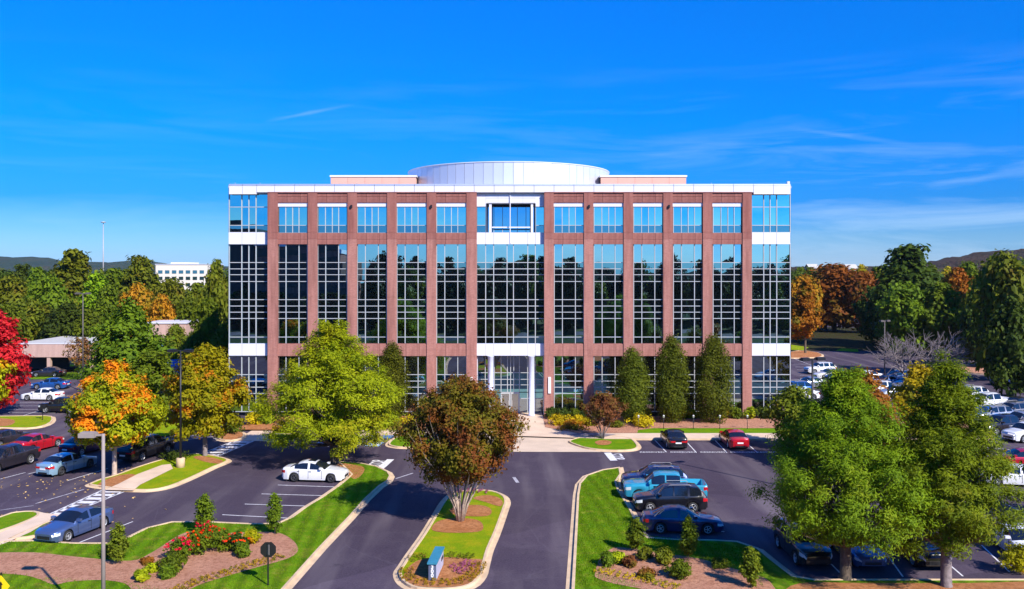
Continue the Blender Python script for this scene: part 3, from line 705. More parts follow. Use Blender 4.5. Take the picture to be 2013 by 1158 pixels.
# entrance glazing, set back
YE = 94.6
glazing(0, 0, [fx(c, YE) for c in (937, 954, 972, 985, 997.6, 1003.8, 1010, 1021, 1037, 1053, 1071)], rows(YE, [699, 732.5, 745.5, 756.4, 771]), YE, barw=.07)
glazing(0, 0, [fx(c, YE) for c in (937, 954, 972, 985)], rows(YE, [771, 783, 815]), YE, barw=.07)
glazing(0, 0, [fx(c, YE) for c in (1021, 1037, 1053, 1071)], rows(YE, [771, 783, 815]), YE, barw=.07)
for a, b in ((985.5, 1002.8), (1003.6, 1020.5)):
    m = MB(); x0, x1 = fx(a, YE), fx(b, YE); z1 = fz(771.5, YE)
    for q in ((x0, x0 + .1, .16, z1), (x1 - .1, x1, .16, z1), (x0 + .1, x1 - .1, .16, .4), (x0 + .1, x1 - .1, z1 - .14, z1)): m.box(q[0], q[1], YE - .06, YE + .02, q[2], q[3])
    d = part(m, 'door', M_FRAME); d.matrix_parent_inverse = Matrix.Identity(4); d.location = (0, -113, 0); PORG[d.name] = Vector((0, 0, 0))
    bx_obj('pane', x0 + .1, x1 - .1, YE - .02, YE, .4, z1 - .14, M_DOORG, parent=d)
    hx = x1 - .2 if a < 1000 else x0 + .15
    bx_obj('handle', hx, hx + .05, YE - .12, YE - .065, .9, 1.5, M_GREYM, parent=d)
if spare.v: tag(part(spare, 'spandrel_glazing', M_GLASSD), kind='stuff')
# side returns of the entrance recess
m = MB(); m.box(CL, CL + .06, YR + .1, YE, .13, fz(700)); m.box(CR - .06, CR, YR + .1, YE, .13, fz(700)); m.box(CL, CR, YR + .12, YE + .2, fz(698), fz(698) + .1); part(m, 'soffit', M_WHITE)
# white spandrel bands with panel joints
def band(px0, px1, cuts, pa, pb, Y=YR - .28, d=.3, name='white_panel'):
    xs = [px0] + cuts + [px1]
    for i in range(len(xs) - 1):
        bx_obj(name, fx(xs[i], Y) + .018, fx(xs[i + 1], Y) - .018, Y, Y + d - .03, fz(pa, Y), fz(pb, Y), M_WHITE)
    m = MB(); m.box(fx(px0, Y) + .01, fx(px1, Y) - .01, Y + .02, Y + d, fz(pa, Y) + .02, fz(pb, Y) - .02); part(m, 'panel_backing', M_GREYM)
for (a, b) in ((480, 457), (699, 675.5)):
    band(449, 526, [475.6, 503.6], a, b); band(1478, 1554, [1501, 1526.5], a, b); band(937, 1070, [954.8, 970.5, 1003, 1037.5, 1052.4], a, b)
# centre top: white field around the balcony
Yc = YR - .2
for x0, x1, za, zb_ in ((937, 955, 406, 378), (1052, 1070, 406, 378)):
    bx_obj('white_panel', fx(x0, Yc), fx(x1, Yc) - .01, Yc, Yc + .25, fz(za, Yc), fz(zb_, Yc), M_WHITE)
for x0, x1 in ((955, 979), (979, 1003), (1003, 1028), (1028, 1052)):
    bx_obj('white_panel', fx(x0, Yc) + .006, fx(x1, Yc) - .006, Yc, Yc + .25, fz(400, Yc), fz(389.5, Yc), M_WHITE)
    bx_obj('white_panel', fx(x0, Yc) + .006, fx(x1, Yc) - .006, Yc, Yc + .25, fz(389, Yc), fz(378, Yc), M_WHITE)
# balcony recess
bal = empty('balcony', (0, 94, RZ0), None, None); bal.parent = bld; bal.matrix_parent_inverse = Matrix.Translation((0, -113, 0))
def bpart(mb, name, mat):
    o = mb.build(name, mat); o.parent = bal; o.matrix_parent_inverse = Matrix.Translation((0, -94, -RZ0)); return o
m = MB(); m.box(RL - .05, RL, Yc, yc + 2.38, RZ0, RZ1); m.box(RR, RR + .05, Yc, yc + 2.38, RZ0, RZ1); m.box(RL, RR, Yc, yc + 2.38, RZ1, RZ1 + .05); m.box(RL, RR, Yc, yc + 2.38, RZ0 - .05, RZ0)
bpart(m, 'lining', M_SLATE)
for pxa, pxb in ((961.5, 966.5), (1043.5, 1048)):
    m = MB(); m.box(fx(pxa, YR), fx(pxb, YR), YR - .1, YR + .18, RZ0, RZ1); bpart(m, 'post', M_WHITE)
yb = yc + 2.3; bxs = [RL + .02, fx(971, yb), fx(988, yb), fx(1003, yb), fx(1017, yb), fx(1034, yb), RR - .02]
for i in range(6):
    m = MB(); m.box(bxs[i] + .02, bxs[i + 1] - .02, yb, yb + .03, RZ0 + .05, RZ1 - .15); bpart(m, 'pane', M_GLASSB)
m = MB()
for x in bxs[1:-1]: m.box(x - .03, x + .03, yb - .08, yb + .05, RZ0, RZ1 - .1)
bpart(m, 'mullion', M_FRAME)
m = MB(); m.box(fx(967, YR), fx(1043, YR), YR - .02, YR + .04, fz(448, YR) , fz(445.5, YR)); bpart(m, 'handrail', M_WHITE)
m = MB(); m.box(fx(1002.2, YR), fx(1003.8, YR), YR - .34, YR - .26, fz(478, YR), fz(364, YR)); part(m, 'centre_fin', M_WHITE)
# entrance columns
for c in (964.5, 1045):
    m = MB(); m.lathe([(.0, .13), (.36, .13), (.36, .3), (.31, .34), (.31, fz(699.5) - .1), (.36, fz(699.5) - .06), (.36, fz(699.5))], c=(fx(c, 92.4), 92.7, 0), n=20); part(m, 'column', M_COLW)
# cornice of panels, two tiers
jt = [449, 475.6, 503.6, 539]
while jt[-1] + 39.3 < 1554 - 20: jt.append(jt[-1] + 39.3)
jt.append(1555)
for i in range(len(jt) - 1):
    a, b = jt[i], jt[i + 1]
    w0, w1 = fx(a), fx(b)
    wing = b <= 530 or a >= 1476
    zb0 = fz(381.5) if wing else fz(377.6)
    bx_obj('cornice_panel', w0 + .02, w1 - .02, YB + .14, YB + .5, zb0, fz(365.2), M_WHITE)
    bx_obj('coping_panel', w0 + .02, w1 - .02, YB + .2, YB + .62, fz(364.6), fz(361.2), M_WHITEM)
m = MB(); m.box(XL, XR, YB + .5, YR + .4, fz(381), fz(362)); part(m, 'cornice_backing', M_GREYM)
m = MB(); m.box(fx(526), fx(937), YB - .04, YB + .13, fz(379), fz(377.2)); m.box(fx(1070), fx(1478), YB - .04, YB + .13, fz(379), fz(377.2)); part(m, 'coping', M_BRICKD)  # dark brick strip paints in a shadow line along the brick top
m = MB()
for p in (460, 509, 667, 700, 1187, 1273, 1400): m.tube([(fx(p), YB + .4, fz(361.5)), (fx(p), YB + .4, fz(358.5))], .03, 6)
part(m, 'roof_post', M_GREYM)
m = MB(); m.box(fx(1549), fx(1554), YB + .2, YB + .5, fz(361), fz(356)); part(m, 'corner_post', M_WHITE)
# small dark lights under the top bays and wall lights by the door
for p in (691, 848, 1158, 1315):
    m = MB(); m.box(fx(p) - .09, fx(p) + .09, YB - .22, YB, fz(406) - .12, fz(403)); part(m, 'floodlight', M_DARK)
for p in (926, 1080):
    m = MB(); m.box(fx(p) - .12, fx(p) + .16, YB - .14, YB - .003, fz(773), fz(741)); part(m, 'wall_light', M_WHITES)
# roof houses and drum
for (a, b) in ((650, 818), (1181, 1349)):
    x0, x1 = fx(a, 105), fx(b, 105); ztop = fz(344.5, 105)
    n = 5
    m = MB(); m.box(x0 + .05, x1 - .05, 105.1, 116, zr, ztop - .1)
    pn = part(m, 'roof_house', M_PEACH)
    for k in range(n):
        bx_obj('stucco_panel', x0 + (x1 - x0) * k / n + .01, x0 + (x1 - x0) * (k + 1) / n - .01, 105, 105.1, zr, ztop - .2, M_PEACH)
    m = MB(); m.box(x0 - .1, x1 + .1, 104.9, 116.1, ztop - .2, ztop); part(m, 'coping', M_WHITE)
ND, RDm, ZD, YD, XD = 70, 13.0, 28.35, 113.2, fx(1000, 113)
a_ = 2 * math.pi / ND
pm = MB(); hw = RDm * math.tan(a_ / 2) - .02; hh = (ZD - .1 - zr) / 2
pm.box(-hw, hw, -.05, .05, -hh, hh); pm = pm.mesh('drum_panel', M_DRUM)
for k in range(ND):
    t = k * a_; o = bpy.data.objects.new('drum_panel', pm); COL.objects.link(o); o.parent = bld
    o.location = Vector((XD + RDm * math.sin(t), YD - RDm * math.cos(t), zr + hh)) - Vector((0, 113, 0)); o.rotation_euler = (0, 0, t)
m = MB(); m.lathe([(RDm - .08, zr), (RDm - .08, ZD - .05), (0, ZD - .05)], c=(XD, YD, 0), n=ND); part(m, 'drum', M_DRUM)
m = MB(); m.lathe([(RDm - .1, ZD - .1), (RDm + .12, ZD - .1), (RDm + .12, ZD), (0, ZD)], c=(XD, YD, 0), n=ND); part(m, 'drum_coping', M_WHITE)

# ------------------------------------------------------------------ other buildings
# low pink brick building on the left
def bldg(name, loc, label, cat, group=None):
    e = empty(name, loc, label, cat, group)
    def p(mb, nm, mats):
        o = mb.build(nm, mats); o.parent = e; o.matrix_parent_inverse = Matrix.Translation([-c for c in loc]); return o
    return e, p
Yl = 131.0
e, p = bldg('low_building', (-62, 140, 0), 'low pink brick building with pale flat roof and dark open bays, beyond the left lot', 'building')
lx0, lx1 = -78.0, fx(250, Yl)
m = MB(); m.box(lx0, lx1, Yl + .6, Yl + 26, 3.0, 4.25); p(m, 'roof', M_ROOF)
for q in (.3, 26): m = MB(); m.box(lx0 - .2, lx1 + .2, Yl + q, Yl + q + .3, 2.5, 4.5); p(m, 'fascia', M_BRICKP)
m = MB(); m.box(lx0 - .3, lx1 + .3, Yl + .25, Yl + .65, 4.5, 4.62); p(m, 'coping', M_WHITE)
m = MB(); m.box(lx0, lx1, Yl + 6, Yl + 26, 0, 3.0); p(m, 'wall', M_CORE)
for k in range(4):
    m = MB(); x = lx0 + 1 + (lx1 - lx0) * k / 3; m.box(x - .25, x + .25, Yl + .4, Yl + 1, 0, 2.5); p(m, 'pillar', M_BRICKP)
m = MB(); m.box(lx0 + 8, lx0 + 24, Yl + 5.9, Yl + 6, .4, 2.4); p(m, 'window', M_GLASSD)
for (a, b, c) in ((134, 7, .7), (176, 4, .5)):
    m = MB(); x = fx(a, Yl + b); m.box(x - .4, x + .4, Yl + b, Yl + b + .8, 4.25, 4.25 + c); p(m, 'roof_vent', M_GREYM)
Yl2 = 140.0
e, p = bldg('brick_pavilion', (-56, 147, 0), 'small pale pink brick block half hidden by trees, left of the office building', 'building')
x0, x1 = fx(286, Yl2), fx(366, Yl2); zt = fz(636, Yl2)
m = MB(); m.box(x0, x1, Yl2, Yl2 + 12, 0, zt); p(m, 'wall', M_BRICKP)
m = MB(); m.box(x0 - .15, x1 + .15, Yl2 - .15, Yl2 + 12.15, zt, zt + .2); p(m, 'coping', M_WHITE)
m = MB(); m.box(fx(296, Yl2), fx(322, Yl2), Yl2 - .06, Yl2, 2.6, 3.6); p(m, 'window', M_GLASSD)
m = MB(); m.box(fx(309, Yl2), fx(312, Yl2), Yl2 - .1, Yl2, zt - 1.2, zt - .7); p(m, 'wall_light', M_DARK)
# white office far behind the left trees
Yw = 540.0
e, p = bldg('far_office', (-206, 550, 0), 'white office block with rows of dark windows far off above the left trees', 'office building')
x0, x1 = fx(306, Yw), fx(407, Yw)
m = MB(); m.box(x0, x1, Yw, Yw + 30, 0, fz(519.5, Yw)); p(m, 'wall', plain('cream_wall', (.74, .66, .56), .8))
m = MB(); m.box(fx(332, Yw), fx(368, Yw), Yw + 3, Yw + 20, fz(519.5, Yw), fz(515.5, Yw)); m.box(x0 - .3, x1 + .3, Yw - .4, Yw + 30.4, fz(520, Yw), fz(518.8, Yw)); p(m, 'parapet', M_WHITE)
for py in (534.5, 547, 559.5, 572):
    for k in range(7):
        pa = 311 + k * 13.6; m = MB(); m.box(fx(pa, Yw), fx(pa + 8.5, Yw), Yw - .15, Yw, fz(py + 3.2, Yw), fz(py - 3.2, Yw)); w_ = p(m, 'window', M_GLASSD)
# blue awning between trees
e, p = bldg('garden_awning', (-43.5, 112, 0), 'small bright blue fabric awning half hidden among the trees behind the lamp post', 'awning')
m = MB(); m.quad([(-45.2, 111, 2.5), (-42.6, 111, 2.6), (-42.6, 113.2, 4.1), (-45.2, 113.2, 4.0)]); m.quad([(-45.2, 111, 2.5), (-42.6, 111, 2.6), (-42.6, 111, 2.2), (-45.2, 111, 2.1)][::-1]); m.quad([(-42.6, 111, 2.6), (-42.6, 113.2, 4.1), (-42.6, 113.2, 2.4)]); p(m, 'canopy', plain('blue_fabric', (.01, .12, .42), .7))
for x in (-45.1, -42.7):
    m = MB(); m.tube([(x, 111.05, 0), (x, 111.05, 2.45)], .05, 6); p(m, 'post', M_GREYM)
    m = MB(); m.tube([(x, 113.1, 0), (x, 113.1, 3.95)], .05, 6); p(m, 'post', M_GREYM)
# tiny pale houses beyond the right trees
for (px, py, w, lab) in ((1601, 527.5, 2.2, 'small pale house on the skyline right beside the office building'), (1677, 528, 2.4, 'small white house on the skyline above the rust red trees')):
    Yh = 430; x = fx(px, Yh); zt = fz(py, Yh); e, p = bldg('far_house', (x, Yh, 0), lab, 'house')
    m = MB(); m.box(x - w, x + w, Yh, Yh + 8, 0, zt); p(m, 'wall', M_WHITE)
    m = MB(); m.quad([(x - w - .4, Yh - .4, zt), (x + w + .4, Yh - .4, zt), (x + w + .4, Yh + 4, zt + 2.2), (x - w - .4, Yh + 4, zt + 2.2)]); m.quad([(x + w + .4, Yh + 8.4, zt), (x - w - .4, Yh + 8.4, zt), (x - w - .4, Yh + 4, zt + 2.2), (x + w + .4, Yh + 4, zt + 2.2)]); p(m, 'roof', M_ROOF)
    for s in (-.5, .5):
        m = MB(); m.box(x + s * w - .7, x + s * w + .7, Yh - .1, Yh, zt - 2.4, zt - 1); p(m, 'window', M_GLASSD)
# brick office across the road behind the camera: it is what the left bays mirror
e, p = bldg('mirrored_office', (-60, -62, 0), 'dark office building across the road, seen mirrored in the left windows', 'office building')
m = MB(); m.box(-82, -46, -76, -50, 0, 23); p(m, 'wall', M_BRICKD)
m = MB(); m.box(-84, -70, -74, -49, 0, 27); p(m, 'tower', M_CORE)
for fl in range(6):
    m = MB(); m.box(-81.5, -46.5, -50, -49.9, 1 + fl * 3.8, 3.2 + fl * 3.8); p(m, 'window', M_BLACK)
m = MB(); m.box(-82.3, -45.7, -76.3, -49.7, 23, 23.8); p(m, 'parapet', M_WHITE)
# ------------------------------------------------------------------ foliage
def leafmesh(name, clumps, n_per, size, mat, seed=1, flat=.0, up=.25, aspect=1.5, wide=.42, soft=0.0, hang=0.0, shell=.45):
    """many small folded leaf faces spread through the clumps (cx,cy,cz,rx,ry,rz)"""
    g = np.random.default_rng(seed)
    C = np.array(clumps, float); nC = len(C)
    w = (C[:, 3] * C[:, 4]); w = w / w.mean(); cnt = np.maximum(3, (n_per * w)).astype(int)
    idx = np.repeat(np.arange(nC), cnt); N = len(idx)
    d = g.normal(size=(N, 3)); d /= np.linalg.norm(d, axis=1)[:, None]
    rr = g.random(N) ** shell
    if soft: rr *= 1 + .28 * np.abs(g.normal(size=N))
    pos = C[idx, :3] + d * rr[:, None] * C[idx, 3:6]
    if hang: pos[:, 2] -= hang * np.linalg.norm(pos[:, :2] - 0, axis=1) * .0
    if soft:
        td = pos - np.array([0, 0, C[:, 2].min() * .6 + C[:, 2].mean() * .4]); td /= (np.linalg.norm(td, axis=1)[:, None] + 1e-6)
        nrm = d * .5 + td * soft + g.normal(size=(N, 3)) * .42 + np.array([0, 0, up])
    else: nrm = d * .6 + g.normal(size=(N, 3)) * .55 + np.array([0, 0, up])
    nrm /= np.linalg.norm(nrm, axis=1)[:, None]
    t = np.cross(nrm, g.normal(size=(N, 3))); t /= np.linalg.norm(t, axis=1)[:, None]
    b = np.cross(nrm, t)
    s = (size * (.6 + .8 * g.random(N)))[:, None]
    v = np.empty((N, 4, 3))
    v[:, 0] = pos - t * s * aspect * .5; v[:, 1] = pos - b * s * wide + nrm * s * .12
    v[:, 2] = pos + t * s * aspect * .5; v[:, 3] = pos + b * s * wide + nrm * s * .12
    me = bpy.data.meshes.new(name)
    me.vertices.add(N * 4); me.loops.add(N * 4); me.polygons.add(N)
    me.vertices.foreach_set('co', v.reshape(-1)); me.loops.foreach_set('vertex_index', np.arange(N * 4, dtype=np.int32))
    me.polygons.foreach_set('loop_start', np.arange(0, N * 4, 4, dtype=np.int32))
    me.update(calc_edges=True)
    a = me.attributes.new('tint', 'FLOAT', 'FACE')
    ct = g.random(nC)
    a.data.foreach_set('value', np.clip(ct[idx] * .55 + g.random(N) * .55 - .05, 0, 1).astype(np.float32))
    me.materials.append(mat); return me

def crown(h0, h1, R0, prof, n, k, flat, seed, jitter=.12, inner=.35):
    """clumps spread inside a turned outline prof(t)"""
    g = np.random.default_rng(seed); out = []
    for i in range(n):
        t = (i + g.random()) / n
        t = t ** .85
        r = R0 * prof(t)
        a = i * 2.39996 + g.normal() * .35
        q = min(1.06, math.sqrt(inner ** 2 + (1 - inner ** 2) * g.random()) * (1 + g.normal() * jitter))
        cr = R0 * k * (.7 + .6 * g.random()) * (.55 + .45 * min(1, prof(t) * 1.2))
        rad = max(0, r * q - cr * .5)
        out.append((rad * math.cos(a), rad * math.sin(a), h0 + (h1 - h0) * t + g.normal() * .03 * (h1 - h0), cr, cr, cr * flat))
    return out
PROF = {
    'round': lambda t: math.sin(math.pi * min(1, max(0, .12 + t * .86))) ** .6,
    'oval': lambda t: math.sin(math.pi * min(1, .18 + t * .80)) ** .7 * (1 - .15 * t),
    'cone': lambda t: (1 - t) ** .75 * (min(1, .55 + t * 4)),
    'layer': lambda t: max(.05, (1 - t ** 1.35)) * min(1, .62 + t * 3) ,
    'column': lambda t: min(1, .5 + t * 1.5) * math.sqrt(max(.01, 1 - (max(0, t - .3) / .7) ** 2.3)),
    'flame': lambda t: min(1, .5 + t * 1.6) * (1 - max(0, t - .3) / .7) ** .8,
    'ragged': lambda t: min(1, .6 + t * 2) * max(.12, 1 - max(0, t - .15) / .85) ** .55,
    'broadpine': lambda t: min(1, .72 + t * 1.1) * max(.1, 1 - max(0, t - .28) / .72) ** .62,
    'vase': lambda t: min(1, .42 + t * 1.5) * math.sqrt(max(0, 1 - max(0, t - .35) ** 2 / .43)),
}
def limbs(clumps, h0, h, r, seed, frac=.5, stems=1, lean=0, thick=.12, n=7):
    g = random.Random(seed); mb = MB()
    if stems == 1:
        pts = [(0, 0, -.15), (0, 0, .12), (lean * .3, 0, h * .3), (lean, 0, h * .62), (lean, .02, h * .86)]
        mb.tube(pts, [r * 1.7, r * 1.15, r * .9, r * .5, r * .15], n)
        for c in clumps:
            if g.random() > frac: continue
            z0 = max(h0 * .8, c[2] - math.hypot(c[0], c[1]) * g.uniform(.45, .9))
            z0 = min(z0, h * .8); f = 1 - z0 / h
            mb.tube([(lean * z0 / h, 0, z0), (c[0] * .5, c[1] * .5, (z0 + c[2]) / 2 - .05 * h * .3), (c[0], c[1], c[2])], [r * (.18 + .3 * f), r * .2, r * .05], 5, caps=False)
    else:
        for s in range(stems):
            a = s * 2.39996; k = .25 + .75 * math.sqrt((s + .5) / stems); R1 = r
            c = clumps[(s * 7) % len(clumps)] if clumps else (0, 0, h, 0)
            ex, ey = math.cos(a) * k * R1, math.sin(a) * k * R1
            z1 = h * g.uniform(.5, .66)
            mb.tube([(math.cos(a) * .12, math.sin(a) * .12, -.1), (ex * .12, ey * .12, h * .12), (ex * .42, ey * .42, h * .36), (ex * .85, ey * .85, z1)], [thick, thick * .8, thick * .5, thick * .12], n)
            for q in range(3):
                a2 = a + g.uniform(-.6, .6); k2 = g.uniform(.6, 1.1)
                mb.tube([(ex * .42, ey * .42, h * .36), (math.cos(a2) * R1 * k * k2 * .8, math.sin(a2) * R1 * k * k2 * .8, h * g.uniform(.5, .62)), (math.cos(a2) * R1 * k * k2, math.sin(a2) * R1 * k * k2, h * g.uniform(.66, .8))], [thick * .34, thick * .16, thick * .04], 5, caps=False)
    return mb

def make_tree(name, label, cat, x, y, h, r, kind, mat, base=.22, n=60, k=.24, flat=.75, per=160, leaf=.22, seed=1, trunk=.16, bark=None, stems=1, thick=.12, group=None, up=.25, inner=.35, frac=.5, z=0.1, shell=.45, jitter=.12, aspect=1.5, wide=.42):
    e = empty(name, (x, y, z), label, cat, group, rz=0)
    cl = crown(h * base, h * .965, r, PROF[kind], n, k, flat, seed, inner=inner, jitter=jitter)
    me = leafmesh('crown', cl, per, leaf, mat, seed, up=up, shell=shell, aspect=aspect, wide=wide, soft=.55); link('crown', me, e)
    tb = limbs(cl, h * base, h, trunk if stems == 1 else r, seed, frac=frac, stems=stems, thick=thick)
    tb.build('trunk', bark or M_BARK, e)
    return e

F = {
    'green': foliage('leaf_green', (.048, .085, .010), (.12, .165, .012)),
    'dark': foliage('leaf_dark', (.022, .045, .012), (.06, .095, .014)),
    'pine': foliage('leaf_pine', (.062, .125, .010), (.185, .28, .012), (.25, .26, .02), .35, (.55, .8)),
    'pine2': foliage('leaf_pine_dull', (.06, .11, .010), (.185, .25, .012), (.25, .22, .02), .4, (.55, .8)),
    'evergreen': foliage('leaf_evergreen', (.010, .016, .004), (.02, .028, .006), trans=.08),
    'olive': foliage('leaf_olive', (.065, .09, .012), (.14, .16, .015), (.14, .10, .02), .4, (.55, .7)),
    'lime': foliage('leaf_lime', (.13, .185, .008), (.30, .34, .010), (.30, .26, .012), .22, (.52, .7)),
    'maple': foliage('leaf_maple', (.13, .17, .006), (.27, .27, .008), (.58, .17, .012), .42, (.50, .58)),
    'maple2': foliage('leaf_turning', (.15, .18, .006), (.34, .31, .008), (.52, .22, .012), .45, (.54, .64)),
    'rust': foliage('leaf_rust', (.16, .055, .015), (.24, .095, .02), (.10, .085, .015), .3, (.52, .66)),
    'orange': foliage('leaf_orange', (.26, .10, .012), (.34, .15, .015), (.12, .12, .015), .3, (.5, .62)),
    'red': foliage('leaf_red', (.32, .007, .035), (.50, .025, .075), (.30, .13, .02), .25, (.6, .75)),
    'myrtle': foliage('leaf_myrtle', (.12, .038, .018), (.24, .095, .028), (.13, .125, .015), .45, (.43, .55)),
    'myrtle2': foliage('leaf_brown', (.14, .06, .035), (.22, .10, .045), (.16, .13, .03), .8, (.5, .6)),
    'yellow': foliage('leaf_yellow', (.27, .22, .010), (.48, .37, .012)),
    'gold': foliage('leaf_gold', (.26, .22, .01), (.40, .30, .012), (.14, .15, .012), .4, (.5, .62)),
    'hornbeam': foliage('leaf_hornbeam', (.045, .062, .010), (.105, .12, .012)),
    'flower': foliage('petal_red', (.50, .002, .000), (.56, .015, .003), trans=.05),
    'violet': foliage('petal_violet', (.16, .04, .16), (.26, .07, .24), trans=.1),
    'edge': foliage('edging_leaf', (.26, .19, .01), (.42, .28, .015), (.14, .15, .01), 1.5, (.5, .6)),
}
# --- the trees one sees first
x, y = G(225, 935); make_tree('maple_tree', 'round orange and yellow maple with a pale trunk beside the black SUV', 'tree', x, y, 8.5, 3.75, 'oval', F['maple'], base=.30, n=150, k=.185, per=250, leaf=.17, seed=11, trunk=.17, bark=M_BARKP, up=.3)
x, y = G(403, 898); make_tree('maple_tree', 'yellow green maple with orange patches beside the tall dark lamp post', 'tree', x, y, 9.5, 3.7, 'oval', F['maple2'], base=.22, n=140, k=.185, per=240, leaf=.18, seed=12, trunk=.18, bark=M_BARKG, up=.3)
x, y = G(655, 912); make_tree('cypress_tree', 'broad yellow green feathery tree behind the parked white sedan', 'tree', x, y, 11.4, 6.1, 'broadpine', F['lime'], base=.16, n=420, k=.125, flat=.6, per=210, leaf=.145, aspect=1.8, wide=.26, seed=13, trunk=.24, up=.55, inner=.2, frac=.35, jitter=.2, shell=.6)
x, y = G(905, 1028); make_tree('crape_myrtle', 'rusty brown many stemmed crape myrtle on the entrance median', 'tree', x, y, 9.0, 4.05, 'vase', F['myrtle'], base=.29, n=260, k=.15, flat=.85, per=200, leaf=.125, seed=14, stems=15, thick=.085, bark=M_BARKP, up=.2, inner=.2, jitter=.14, shell=.7)
x, y = G(1662, 1142); make_tree('conifer_tree', 'largest feathery green conifer, over the parked cars at the lower right', 'tree', x, y, 10.7, 4.55, 'broadpine', F['pine'], base=.20, n=430, k=.13, flat=.75, per=300, leaf=.105, aspect=1.9, wide=.22, seed=15, trunk=.26, bark=M_BARK, up=.45, inner=.25, frac=.35, jitter=.17, shell=.65)
x, y = G(1860, 1157); make_tree('conifer_tree', 'green conifer with pale lower trunk, right of the largest one', 'tree', x, y, 11.2, 3.55, 'broadpine', F['pine2'], base=.21, n=360, k=.15, flat=.75, per=290, leaf=.105, aspect=1.9, wide=.22, seed=16, trunk=.24, bark=M_BARKG, up=.45, inner=.25, frac=.35, jitter=.22, shell=.65)
# facade columns
for i, (px, pt, w, lab) in enumerate(((1243, 690, 66, 'narrow upright green tree against the right brick bays, nearest the entrance'), (1320, 665, 68, 'middle one of the three narrow upright trees in front of the right bays'),
                                 (1403, 662, 74, 'narrow upright green tree in front of the right bays, farthest from the entrance'), (771, 677, 66, 'narrow upright green tree beside the left bays, behind the feathery tree'))):
    Y = 88.6; x = (px - CX) * Y / FPX; h = (CAMH - (pt - HY) * Y / FPX) - .15
    make_tree('hornbeam_tree', lab, 'tree', x, Y, h, w / 2 * Y / FPX * 1.04, 'column', F['hornbeam'], base=.03, n=130, k=.34, flat=1.3, per=190, leaf=.12, seed=21 + i, trunk=.12, group='narrow upright trees along the facade', up=.1, inner=.5, shell=.35, jitter=.05, z=.14)
x, y = G(1184, 864); make_tree('crape_myrtle', 'small brown leaved crape myrtle on the grass islet right of the entrance', 'tree', x, y, 4.3, 2.4, 'vase', F['myrtle2'], base=.30, n=60, k=.19, per=110, leaf=.13, seed=31, stems=9, thick=.05, bark=M_BARKG, shell=.8)
x, y = G(5, 818); make_tree('maple_tree', 'bright red maple at the left edge of the car park', 'tree', x - 1.3, y, 11.6, 4.0, 'oval', F['red'], base=.18, n=80, k=.24, per=130, leaf=.33, seed=32, trunk=.2, bark=M_BARKP)
make_tree('maple_tree', 'low yellow green tree in front of the red maple at the left edge', 'tree', x - 1.2, y - 2.5, 7.2, 3.7, 'oval', F['maple2'], base=.3, n=50, k=.24, per=120, leaf=.3, seed=33, trunk=.15, bark=M_BARKG)
x, y = G(255, 815); make_tree('oak_tree', 'dense mid green tree between the two low buildings', 'tree', x, y, 12.2, 4.9, 'oval', F['green'], base=.06, n=110, k=.24, per=110, leaf=.34, seed=34, trunk=.25)
x, y = G(330, 825); make_tree('oak_tree', 'low spreading green tree left of the tall dark lamp post', 'tree', x - 1.6, y, 7.2, 2.8, 'round', F['green'], base=.05, n=60, k=.25, per=100, leaf=.3, seed=35, trunk=.2)
x, y = G(185, 830); make_tree('oak_tree', 'green tree behind the orange maple, on its left', 'tree', x + 1.2, y + 4, 7.4, 3.6, 'round', F['green'], base=.05, n=60, k=.25, per=90, leaf=.3, seed=36, trunk=.2)
x, y = G(70, 800); make_tree('maple_tree', 'small thin tree with bronze leaves in front of the low brick building', 'tree', x, 118, 7.0, 2.6, 'round', F['gold'], base=.35, n=30, k=.24, per=60, leaf=.3, seed=37, trunk=.12)
make_tree('maple_tree', 'small thin purplish tree before the right end of the low building', 'tree', (160 - CX) * 124 / FPX, 124, 6.3, 2.8, 'vase', F['myrtle2'], base=.3, n=30, k=.22, per=50, leaf=.22, seed=38, stems=7, thick=.06, bark=M_BARKG)
make_tree('maple_tree', 'slim orange and green tree right of the office building by the far lot', 'tree', (1583 - CX) * 163 / FPX, 163, 14.0, 4.3, 'flame', F['orange'], base=.22, n=70, k=.24, per=90, leaf=.36, seed=39, trunk=.2)
make_tree('maple_tree', 'orange leaved tree peeping out behind the largest conifer', 'tree', (1690 - CX) * 67 / FPX, 67, 7.9, 3.4, 'round', F['rust'], base=.25, n=60, k=.25, per=110, leaf=.26, seed=40, trunk=.15)
make_tree('maple_tree', 'yellow leaved tree behind the second conifer', 'tree', (1815 - CX) * 76 / FPX, 76, 7.3, 3.0, 'round', F['gold'], base=.2, n=50, k=.24, per=100, leaf=.26, seed=41, trunk=.15)
make_tree('holly_tree', 'dark round bush tree at the right foot of the office building', 'tree', (1562 - CX) * 76 / FPX, 76, 5.4, 2.6, 'round', F['olive'], base=.1, n=60, k=.26, per=90, leaf=.22, seed=42, trunk=.12)
make_tree('conifer_tree', 'green branch tips of a conifer reaching in at the right edge', 'tree', 34.8, 54.5, 6.6, 2.6, 'flame', F['pine'], base=.2, n=45, k=.22, per=110, leaf=.18, seed=43, trunk=.14, up=.45)
